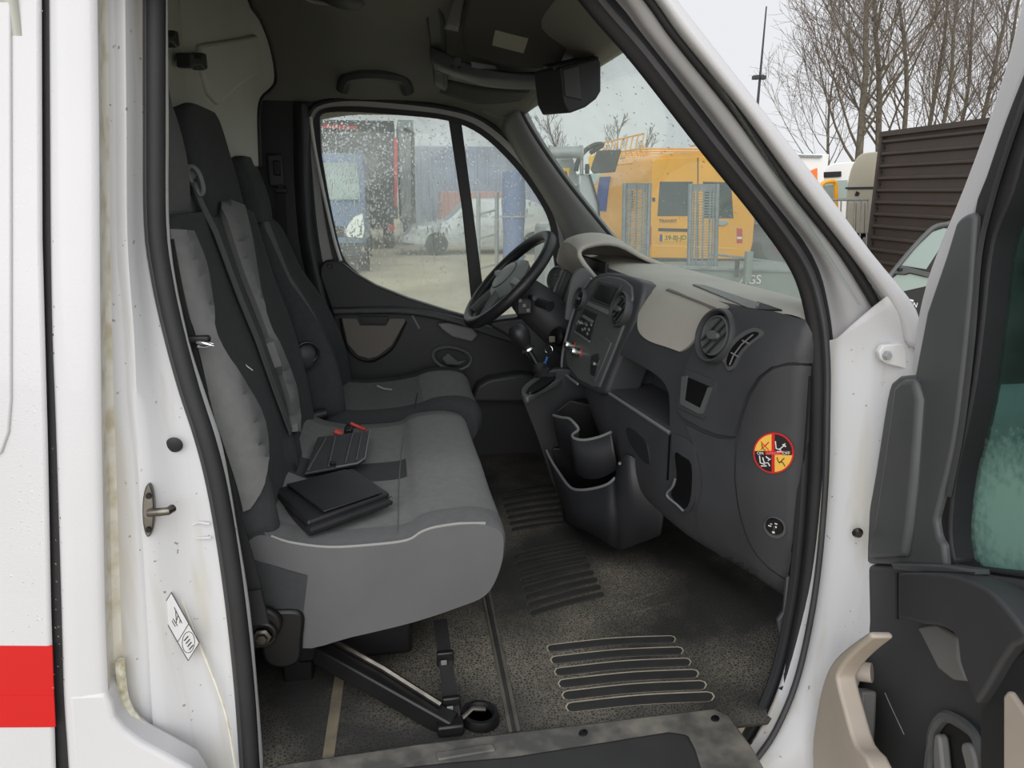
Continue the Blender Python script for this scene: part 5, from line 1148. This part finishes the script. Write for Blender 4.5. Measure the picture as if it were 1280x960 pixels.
# ---- dark car beside the yellow van
def car(t, x0, y0, L, wd, H_, m, wm='window_far', sw=False):
    # sw: nose towards the camera, length along Y
    # side profile along X, extruded along Y with tapered greenhouse
    pf = [(0, .30), (.0, .62), (.04*L, .78), (.24*L, .62*H_), (.38*L, .97*H_), (.5*L, H_), (.78*L, .98*H_), (.93*L, .66*H_), (L, .60*H_), (L, .30)]
    P = cr(pf, 4, True); rings = []
    for s, k in ((0, .9), (.04, 1), (.96, 1), (1, .9)):
        rings.append([(x0+wd*s, y0+L/2+(p[0]-L/2)*k, .3+(p[1]-.3)*(k if k < 1 else 1)) if sw else (x0+L/2+(p[0]-L/2)*k, y0+wd*s, .3+(p[1]-.3)*(k if k < 1 else 1)) for p in P])
    put('body', *loft_vf(rings), m, t)
    if sw: put('windscreen', *prism([(x0+.12, y0+.27*L, .70*H_), (x0+wd-.12, y0+.27*L, .70*H_), (x0+wd-.2, y0+.37*L, .95*H_), (x0+.2, y0+.37*L, .95*H_)], (0, -.03, .03)), wm, t)
    for xa, xb in (() if sw else ((.30, .50), (.52, .80))):
        put('side_window', *prism([(x0+xa*L, y0-.004, .66*H_), (x0+xb*L, y0-.004, .68*H_), (x0+(xb-.02)*L, y0+.02, .93*H_), (x0+(xa+.09)*L, y0+.02, .93*H_)], (0, .05, 0)), wm, t)
    for xx in (.17, .80):
        for yy in (.06, wd-.06): wheel(t, (x0+yy, y0+xx*L, .31) if sw else (x0+xx*L, y0+yy, .31), .31, .2, (1, 0, 0) if sw else (0, 1, 0))
dk = thing('dark_car', 'dark parked car half hidden behind the near windscreen pillar', 'car', (8.6, 13.6, 0))
car(dk, Q(950, 300, 13.2).x, 13.2, 4.3, 1.75, 1.46, 'dark_truck', sw=True)
slab('tail_light', [(968, 300), (986, 306), (986, 318), (970, 316)], Yp(13.17), (0, .05, 0), 'tail_red', dk, .01)

# ---- hydraulic machine left of the yellow van
mc = thing('hydraulic_machine', 'grey hydraulic machine arm with hose and black plate left of the yellow van', 'machine', Q(715, 330, 11.2))
M = lambda a, b, y=11.2: Q(a, b, y)
tube('cross_cylinder', [M(686, 191), M(728, 190)], .085, 'machine_grey', mc, 16)
for x in (688, 726): tube('end_cap', [M(x-1.5, 191), M(x+1.5, 191)], .11, 'machine_grey', mc, 16)
tube('hose', cr([M(720, 214), (M(723, 200)), M(732, 188), M(744, 181), M(753, 181), M(746, 186), M(738, 191)], 5), .035, 'rubber', mc, 8)
slab('black_plate', [(746, 188), (776, 187), (768, 215), (741, 217), (738, 212)], Yp(11.0), (.05, .12, 0), 'dark_truck', mc, .01)
slab('chevron_plate', [(736, 196), (744, 194), (741, 210), (737, 208)], Yp(11.05), (0, .03, 0), 'plate_yellow', mc, .004)
slab('arm_plate', [(724, 218), (737, 218), (749, 258), (752, 300), (730, 330), (724, 280)], Yp(11.2), (0, .25, 0), 'silver', mc, .02)
tube('arm_edge', [M(737, 218, 11.15), M(748, 255, 11.15), M(751, 300, 11.15)], .016, 'plastic_dark', mc, 6)
slab('pump_block', [(700, 198), (716, 196), (720, 210), (726, 250), (722, 290), (700, 250), (694, 222)], Yp(11.4), (0, .3, 0), 'machine_grey', mc, .03)
slab('warning_plate', [(703, 210), (712, 210), (711, 224), (702, 222)], Yp(11.36), (0, .02, 0), 'plate_yellow', mc, .003)
slab('warning_triangle', [(707.5, 213), (710, 219), (705, 219)], Yp(11.34), (0, .01, 0), 'print_black', mc, 0)
tube('post', [M(727, 187), M(727, 218)], .03, 'machine_grey', mc, 8)
lathe('spring_coil', [(.05, .0), (.07, .02), (.05, .05), (.07, .08), (.05, .11), (.07, .14), (.05, .17)], M(718, 244, 11.15), (0, 0, 1), 'machine_grey', mc, 14)
box('lamp', M(734, 211, 11.1), (.06, .06, .14), 'plastic_black', mc, .01)
box('machine_base', M(712, 320, 11.8)*1, (1.0, .9, 1.0), 'machine_grey', mc, .05)
wv = thing('white_van', 'pale white van behind the hydraulic machine', 'van', (6.5, 28, 0))
X0 = Q(716, 250, 26).x
put('body', *loft_vf([[(X0, y, z) for y, z in ((26, .4), (26, 1.2), (26.3, 1.5), (27, 2.45), (31, 2.5), (31, .4))], [(X0+1.9, y, z) for y, z in ((26, .4), (26, 1.2), (26.3, 1.5), (27, 2.45), (31, 2.5), (31, .4))]]), 'far_white', wv)
put('windscreen', *prism([(X0+.15, 26.38, 1.58), (X0+1.75, 26.38, 1.58), (X0+1.65, 26.9, 2.3), (X0+.25, 26.9, 2.3)], (0, -.02, .02)), 'window_pale', wv)
for x in (X0+.1, X0+1.8):
    for y in (26.7, 30.2): wheel(wv, (x, y, .34), .34, .2)

# ---- blue van facing us, seen through the wet far window
BY = 16.0
bl = thing('blue_van', 'blue van facing the cab, seen through the wet far window', 'van', (-1.4, 18.5, 0))
bx0, bx1 = Q(376, 300, BY).x, Q(457, 300, BY).x
zs = lambda py, y: Q(420, py, y).z
sp_ = [(BY+.05, .35), (BY, .75), (BY+.05, 1.02), (BY+.35, 1.22), (BY+.9, 1.36), (BY+1.2, 1.46), (BY+1.85, 2.35), (BY+2.3, 2.52), (BY+3.0, 2.58), (BY+5.6, 2.58), (BY+5.7, .4)]
rings = []
for t, k, dz in ((0, .10, -.04), (.05, 0, 0), (.5, 0, .02), (.95, 0, 0), (1, .10, -.04)):
    rings.append([(bx0+(bx1-bx0)*t, y+k*.6, z+(dz if z > 1 else 0)) for y, z in sp_])
put('body', *loft_vf(rings), 'van_blue', bl)
wd_ = bx1-bx0; fx = lambda t: bx0+wd_*t
put('windscreen', *prism([(fx(.08), BY+1.20, 1.50), (fx(.92), BY+1.20, 1.50), (fx(.88), BY+1.80, 2.30), (fx(.12), BY+1.80, 2.30)], (0, -.03, .03)), 'window_pale', bl)
put('grille', *prism([(fx(.28), BY-.01, .78), (fx(.72), BY-.01, .78), (fx(.72), BY+.02, 1.0), (fx(.28), BY+.02, 1.0)], (0, .05, 0)), 'plastic_black', bl)
put('bumper', *prism([(fx(-.01), BY-.06, .36), (fx(1.01), BY-.06, .36), (fx(1.01), BY-.04, .66), (fx(-.01), BY-.04, .66)], (0, .3, 0)), 'rubber_grey', bl, bevel=.04)
for s in (0, 1):
    q = lambda t: fx(t if not s else 1-t)
    put('headlight', *prism([(q(.01), BY-.02, .95), (q(.04), BY-.06, .76), (q(.27), BY-.06, .78), (q(.33), BY-.04, .88), (q(.18), BY+.1, 1.18), (q(.03), BY+.16, 1.26)], (0, .06, 0)), 'lamp_clear', bl, bevel=.01)
    box('mirror', (q(-.09), BY+1.15, 1.62), (.2, .12, .34), 'plastic_black', bl, .03)
    for y in (BY+.85, BY+4.6): wheel(bl, (q(.06), y, .36), .36, .24)
put('side_window', *prism([(bx1+.004, BY+1.35, 1.5), (bx1+.004, BY+2.3, 1.5), (bx1-.01, BY+2.3, 2.25), (bx1-.01, BY+1.8, 2.2)], (-.05, 0, 0)), 'window_far', bl)
text('hood_script', 'SPRINTER', (fx(.5), BY+.62, 1.335), (1, 0, 0), (0, -.35, 1), .1, 'plastic_black', bl, .003) if False else None

# ---- dark curtain trailer behind the blue van
tk = thing('dark_lorry', 'tall dark lorry body with red edge behind the blue van', 'lorry', (-.5, 26, 0))
lx0, lx1 = Q(385, 230, 23).x, Q(496, 230, 23).x
lt = Q(440, 150, 23).z
box('box_body', ((lx0+lx1)/2, 26, (lt+.9)/2), (lx1-lx0, 6, lt-.9), 'dark_truck', tk, .03)
slab('corner_post', [(492.5, 172), (496.5, 172), (497, 258), (493, 258)], Yp(22.93), (0, .08, 0), 'red_paint', tk, .005)
slab('top_band', [(404, 155), (446, 158), (446, 162), (404, 160)], Yp(22.95), (0, .03, 0), 'red_plastic', tk, .003)
slab('red_marker', [(484, 283), (490, 280), (494, 284), (492, 289), (485, 290)], Yp(22.9), (0, .05, 0), 'red_paint', tk, .005)
box('chassis', ((lx0+lx1)/2, 26, .75), ((lx1-lx0)*.9, 6, .3), 'plastic_black', tk, .02)
for x in (lx0+.3, lx1-.3):
    for y in (23.6, 27.5): wheel(tk, (x, y, .48), .48, .32)
tk2 = thing('grey_lorry', 'grey lorry side with steel bars next to the red-edged lorry', 'lorry', (2.0, 28, 0))
gx0, gx1 = Q(500, 230, 25).x, Q(519, 230, 25).x
box('box_body', ((gx0+gx1)/2, 27, 2.3), (gx1-gx0, 4, 3.2), 'galvanised', tk2, .02)
tube('side_frame', [Q(505, 160, 24.9), Q(516, 166, 24.9), Q(517, 285, 24.9)], .06, 'dark_truck', tk2, 6)
for b_ in (268, 276, 284): tube('step_bar', [Q(505, b_+6, 24.9), Q(519, b_, 24.9)], .05, 'dark_truck', tk2, 6)
wheel(tk2, (gx0+.3, 25.2, .48), .48, .32); wheel(tk2, (gx1-.2, 28.2, .48), .48, .32)
bc = thing('blue_container', 'pale blue containers standing far behind the wet window', 'container', (6, 37, 0))
cx0, cx1 = Q(502, 240, 35).x, Q(700, 240, 35).x
box('box_body', ((cx0+cx1)/2, 37.0, 1.85), (cx1-cx0, 3.5, 3.7), 'box_blue', bc, .05)
for i in range(14): box('rib', (cx0+.3+i*(cx1-cx0-.6)/13, 35.22, 1.85), (.12, .06, 3.4), 'box_blue', bc, .01)
rc = thing('red_container', 'faded red container behind the silver car', 'container', (5, 33, 0))
rx0, rx1 = Q(552, 260, 32).x, Q(628, 260, 32).x
box('box_body', ((rx0+rx1)/2, 33.0, .85), (rx1-rx0, 2.0, 1.7), 'box_red', rc, .04)
for i in range(6): box('rib', (rx0+.2+i*(rx1-rx0-.4)/5, 31.98, .95), (.10, .06, 1.5), 'box_red', rc, .01)
cs = thing('silver_car', 'silver car with alloy wheel beyond the wet far window', 'car', (3, 21, 0))
car(cs, Q(512, 300, 20.6).x, 20.6, 4.3, 1.75, 1.5, 'silver', 'window_pale')
bt = thing('blue_post', 'upright blue wrapped post seen past the steering wheel', 'post', Q(642, 372, 12.2))
v, f = lathe_vf([(.16, -1.0), (.19, -.6), (.17, 0), (.2, .5), (.18, 1.0), (.05, 1.04)], V((Q(642, 372, 12.2).x, 12.2, 1.0)), (0, 0, 1), 16)
put('wrap', v, f, 'blue_tarp', bt)
for z in (.5, 1.3): ring('tie_band', V((Q(642, 372, 12.2).x, 12.2, z)), (0, 0, 1), .19, .02, 'box_blue', bt, 18)
wp = thing('white_rack', 'white metal rack posts beside the blue wrapped post', 'rack', Q(616, 372, 12.6))
for x in (598, 621): tube('post', [Q(x, 240, 12.6), Q(x, 375, 12.6)], .035, 'machine_grey', wp, 8)
for y in (262, 292, 330): tube('rail', [Q(598, y+6, 12.6), Q(621, y, 12.6)], .022, 'machine_grey', wp, 6)

# ---- right of the doorway: ribbed container, horse trailer, lorry cab, machine cab
cn = thing('ribbed_container', 'dark brown container with horizontal ribs beyond the hinge pillar', 'container', QZ(1103, 168, 2.62)-V((0, 0, 2.62)))
ca_, cb2 = QZ(1104, 168, 2.62), QZ(1224, 153, 2.62)
ce2 = ca_+(cb2-ca_)*2.6; dirc = (cb2-ca_).normalized(); nrm = V((dirc.y, -dirc.x, 0))
if nrm.dot(CAM-ca_) < 0: nrm = -nrm
Lc = (ce2-ca_).length; cmid = (ca_+ce2)/2
put('shell', *box_vf(V((cmid.x, cmid.y, 1.36))-nrm*1.2, (Lc, 2.4, 2.52), (dirc, -nrm, V((0, 0, 1)))), 'container', cn)
nr = 13
for i in range(nr):
    z = .16+i*(2.62-.2)/(nr-.6)
    put('rib', *prism([V((ca_.x, ca_.y, z-.045)), V((ca_.x, ca_.y, z+.03)), V((ca_.x, ca_.y, z+.02))+nrm*.05, V((ca_.x, ca_.y, z-.02))+nrm*.05], dirc*Lc), 'container', cn, bevel=.006)
    lathe('rivet', [(0, .012), (.012, .01), (.014, 0)], V((ca_.x, ca_.y, z+.09))+dirc*.10+nrm*.002, nrm, 'plastic_black', cn, 8)
put('end_post', *box_vf(V((ca_.x, ca_.y, 1.36))+dirc*.03+nrm*.02, (.07, .08, 2.56), (dirc, -nrm, V((0, 0, 1)))), 'container', cn)
put('top_rail', *box_vf(V((cmid.x, cmid.y, 2.62))+nrm*.02, (Lc, .10, .08), (dirc, -nrm, V((0, 0, 1)))), 'container', cn)
ht = thing('horse_trailer', 'beige horse trailer with rounded top beside the ribbed container', 'trailer', Q(1080, 330, 13.4))
HY = 13.2
hb = slab('front_shell', cr([(1058, 250), (1060, 228), (1066, 206), (1076, 193), (1092, 190), (1112, 189)], 3)+[(1112, 292), (1056, 292)], Yp(HY), (1.85, 2.6, 0), 'trailer_beige', ht, .02, seg=3)
slab('trim_line', [(1058, 234), (1110, 233), (1110, 235.5), (1058, 236.5)], Yp(HY-.02), (0, .04, 0), 'dark_truck', ht, .004)
for i in range(4): slab('lower_panel', [(1060+i*11, 253), (1070+i*11, 253), (1069+i*11, 291), (1059+i*11, 291)], Yp(HY-.03), (0, .04, 0), 'trailer_beige', ht, .004)
slab('emblem', [(1071, 239), (1075, 241), (1073, 245), (1069, 244)], Yp(HY-.02), (0, .03, 0), 'print_black', ht, 0)
box('chassis', Q(1085, 297, HY+.6), (1.0, 1.2, .12), 'plastic_dark', ht, .01); box('drawbar_wheel', Q(1083, 312, HY-.1), (.14, .14, .45), 'machine_grey', ht, .02)
for x in (1068, 1100): wheel(ht, V((Q(x, 300, HY+1.0).x, HY+1.0, .33)), .33, .22, (0, 1, 0))
wc_ = thing('white_lorry', 'white lorry cab with dark windscreen visor behind the fence', 'lorry', Q(1045, 330, 17.5))
slab('cab', cr([(1030, 262), (1030, 222), (1033, 210), (1042, 204), (1070, 202)], 2)+[(1080, 202), (1080, 300), (1030, 300)], Yp(17.5), (1.6, 2.4, 0), 'far_white', wc_, .03, seg=3)
slab('visor', [(1031, 215), (1052, 214), (1052, 221), (1031, 222)], Yp(17.45), (0, .06, 0), 'plastic_black', wc_, .01)
slab('windscreen', [(1031, 226), (1060, 225), (1060, 248), (1031, 249)], Yp(17.46), (0, .06, 0), 'window_pale', wc_, .01)
for x in (1036, 1076): wheel(wc_, V((Q(x, 300, 18.4).x, 18.2, .5)), .5, .3)
yc_ = thing('yellow_cab', 'small cab with yellow frame in front of the white lorry', 'cab', Q(1037, 320, 16.4))
tube('cab_frame', cr([Q(a, b, 16.4) for a, b in ((1027, 275), (1026, 240), (1028, 230), (1036, 227), (1044, 228), (1045, 240), (1045, 275))], 4), .05, 'van_yellow', yc_, 8)
slab('glass', [(1029, 233), (1042, 231), (1042, 262), (1029, 262)], Yp(16.42), (0, .04, 0), 'window_pale', yc_, 0)
box('cab_base', V((Q(1036, 300, 16.4).x, 16.6, .55)), (.9, .9, 1.1), 'van_yellow', yc_, .04)
wb = thing('white_box_lorry', 'white lorry body with orange post left of the lorry cab', 'lorry', Q(1012, 330, 24.5))
box('box_body', V((Q(1008, 230, 24.5).x, 25.5, 1.95)), (1.5, 2.0, 2.0), 'far_white', wb, .03)
slab('roof_edge', [(992, 193), (1028, 194), (1028, 197), (992, 196)], Yp(24.4), (0, 2.2, 0), 'galvanised', wb, .01)
slab('orange_post', [(1013, 214), (1022, 210), (1022, 228), (1015, 230)], Yp(24.2), (0, .1, 0), 'orange', wb, .01)
for x in (-.4, .4): wheel(wb, V((Q(1008, 230, 24.5).x+x, 25.4, .5)), .5, .25)
fe = thing('steel_railing', 'low steel railing in front of the horse trailer', 'railing', Q(1062, 340, 11.6))
tube('top_bar', [Q(1015, 250, 11.6), Q(1086, 250, 11.6)], .018, 'galvanised', fe, 6)
for i in range(9): tube('railing_post', [Q(1018+i*8.4, 250, 11.6), Q(1016+i*8.2, 330, 11.6)], .013, 'galvanised', fe, 5)
mk = thing('machine_cab', 'black machine cab with slanted windows and white lettering by the container', 'machine cab', V((Q(1150, 380, 5.2).x, 5.6, 0)))
sl_v = V((1.0, .55, 0))
shell = [Q(a, b, 5.2) for a, b in cr([(1096, 372), (1110, 347), (1135, 317), (1158, 292), (1170, 282), (1184, 278)], 3)+[(1420, 290)]]
shell += [V((shell[-1].x, 5.2, .42)), V((shell[0].x-.02, 5.2, .42))]
put('cab_shell', *prism(shell, (.95, 1.0, 0)), 'plastic_dark', mk, bevel=.02, seg=3)
for k in (.0, .75):
    xa, xb = shell[-1].x-.1+k*.9, shell[-2].x+.1+k*.9
    put('track', *prism([V((xa+.2, 5.15+k, 0)), V((xb-.2, 5.15+k, 0)), V((xb, 5.15+k, .2)), V((xb-.15, 5.15+k, .43)), V((xa+.15, 5.15+k, .43)), V((xa, 5.15+k, .2))], (0, .35, 0)), 'tyre', mk, bevel=.03)
tube('cab_frame', [Q(a, b, 5.19) for a, b in cr([(1104, 355), (1135, 317), (1158, 292), (1170, 283), (1186, 280)], 4)], .018, 'plastic_mid', mk, 8)
slab('upper_window', [(1127, 332), (1145, 310), (1166, 290), (1180, 285), (1186, 286), (1178, 306), (1158, 337)], Yp(5.19), (0, .02, 0), 'window_pale', mk, .004)
slab('lower_window', [(1111, 353), (1122, 343), (1132, 344), (1138, 342), (1164, 348), (1158, 358), (1122, 366)], Yp(5.19), (0, .02, 0), 'window_pale', mk, .004)
slab('middle_bar', [(1118, 342), (1128, 332), (1164, 341), (1162, 347), (1138, 341), (1130, 343)], Yp(5.17), (0, .03, 0), 'plastic_mid', mk, .004)
box('latch', Q(1125, 337, 5.16), (.03, .03, .025), 'plastic_black', mk, .004)
slab('letter_bar', [(1134, 373), (1142, 375), (1142, 377), (1134, 375)], Yp(5.18), (0, .01, 0), 'print_white', mk, 0)
text('lettering', '55N', Q(1140, 381, 5.17), (1, 0, -.14), (0, -1, 0), .055, 'print_white', mk, .002)

# ---- floodlight mast
fm = thing('floodlight_mast', 'thin floodlight mast with two lamps left of the bare trees', 'mast', Q(942, 250, 32)-V((0, 0, Q(942, 250, 32).z)))
mt, mb = Q(958, 8, 32), Q(947, 130, 32); md_ = (mb-mt)/(mb.z-mt.z)
foot = mt+md_*(0-mt.z)
tube('mast', [foot, mt.lerp(foot, .4), mt], [.09, .06, .03], 'dark_truck', fm, 8)
for x in (944.5, 953): box('floodlight', Q(x, 97, 31.9), (.26, .22, .16), 'dark_truck', fm, .02)
tube('lamp_arm', [Q(943, 95, 32), Q(955, 94, 32)], .03, 'dark_truck', fm, 6)

# ---- bare winter trees
def tree(name, label, base, Ht, seed, r0, spread=.42, n1=17, n2=7, n3=5, thick=1, group=None):
    rn = random.Random(seed); t = thing(name, label, 'tree', base, group)
    trunk, br, tw = [], [], []
    def wand(p, d, L, segs, up, jit):
        P = [V(p)]; d = V(d).normalized(); D = [d]
        for i in range(segs):
            d = (d+V((rn.uniform(-jit, jit), rn.uniform(-jit, jit), rn.uniform(-jit, jit)+up))).normalized(); P.append(P[-1]+d*(L/segs)); D.append(d)
        return P, D
    P, D = wand(base, (rn.uniform(-.10, .10), 0, 1), Ht, 12, .06, .11)
    rad = [r0*(1-.93*i/12) for i in range(13)]
    trunk.append(tube_vf(P, rad, 7))
    def side(d, ang):
        o = d.orthogonal().normalized(); o = Matrix.Rotation(rn.uniform(0, 6.283), 3, d) @ o; return (d*math.cos(ang)+o*math.sin(ang)).normalized()
    for i in range(n1):
        u = .16+.80*(i+rn.random())/n1; k = min(11, int(u*12)); p = P[k].lerp(P[k+1], u*12-k); r1 = rad[k]*.36
        L1 = Ht*spread*(1.05-u*.75)*rn.uniform(.75, 1.2)
        P1, D1 = wand(p, side(D[k], rn.uniform(.55, .95)), L1, 6, .14, .12)
        br.append(tube_vf(P1, [max(.012*thick, r1*(1-.85*j/6)) for j in range(7)], 5))
        for j in range(n2):
            u2 = .2+.8*(j+rn.random())/n2; k2 = min(5, int(u2*6)); p2 = P1[k2].lerp(P1[k2+1], u2*6-k2)
            L2 = L1*.48*(1.15-u2*.6)*rn.uniform(.7, 1.2)
            P2, D2 = wand(p2, side(D1[k2], rn.uniform(.4, .85)), L2, 4, .12, .14)
            tw.append(tube_vf(P2, [max(.009*thick, r1*.35*(1-.8*q/4)) for q in range(5)], 3))
            for q in range(n3):
                u3 = .2+.8*(q+rn.random())/n3; k3 = min(3, int(u3*4)); p3 = P2[k3].lerp(P2[k3+1], u3*4-k3)
                P3, _d = wand(p3, side(D2[k3], rn.uniform(.4, .9)), L2*.5*rn.uniform(.6, 1.2), 2, .1, .16)
                tw.append(tube_vf(P3, [.0085*thick, .0075*thick, .006*thick], 3))
    many('trunk', trunk, 'bark', t); many('branches', br, 'bark', t); many('twigs', tw, 'twig', t, stuff=True)
    return t
def foot_at(px, Y): p = Q(px, 240, Y); return V((p.x, p.y, 0))
TL = [(1036, 36, 12, .14, .50, 'slim bare tree just right of the floodlight mast'), (1072, 33, 17, .30, .55, 'thickest bare tree, above the white lorry cab'), (1098, 35, 18, .27, .45, 'bare tree above the horse trailer'),
      (1124, 36, 19, .22, .30, 'bare tree rising behind the left end of the ribbed container'), (1146, 40, 20, .22, .30, 'bare tree second from the left over the ribbed container'), (1168, 37, 19, .2, .30, 'bare tree third from the left over the ribbed container'),
      (1188, 42, 20, .22, .3, 'bare tree fourth from the left over the ribbed container'), (1212, 38, 19, .22, .3, 'bare tree close to the edge of the open door frame'), (1240, 40, 20, .22, .34, 'bare tree furthest right, partly behind the open door frame')]
for i, (px, Y, h, r, sp, lab) in enumerate(TL):
    tree('bare_tree', lab, foot_at(px, Y), h, 11+i, r*.72, sp, 28, 10, 6, .95, 'bare trees behind the yard')
for i, (px, Y, h, lab) in enumerate(((664, 78, 8.6, 'distant bare tree by the far windscreen pillar'), (706, 75, 9.8, 'distant bare tree above the hydraulic machine'), (768, 78, 9.0, 'distant bare tree above the black plate'), (812, 82, 8.2, 'distant bare tree above the yellow van roof rack'))):
    tree('distant_tree', lab, foot_at(px, Y), h, 41+i, .22, .42, 14, 6, 4, 2.2, 'distant trees beyond the windscreen')
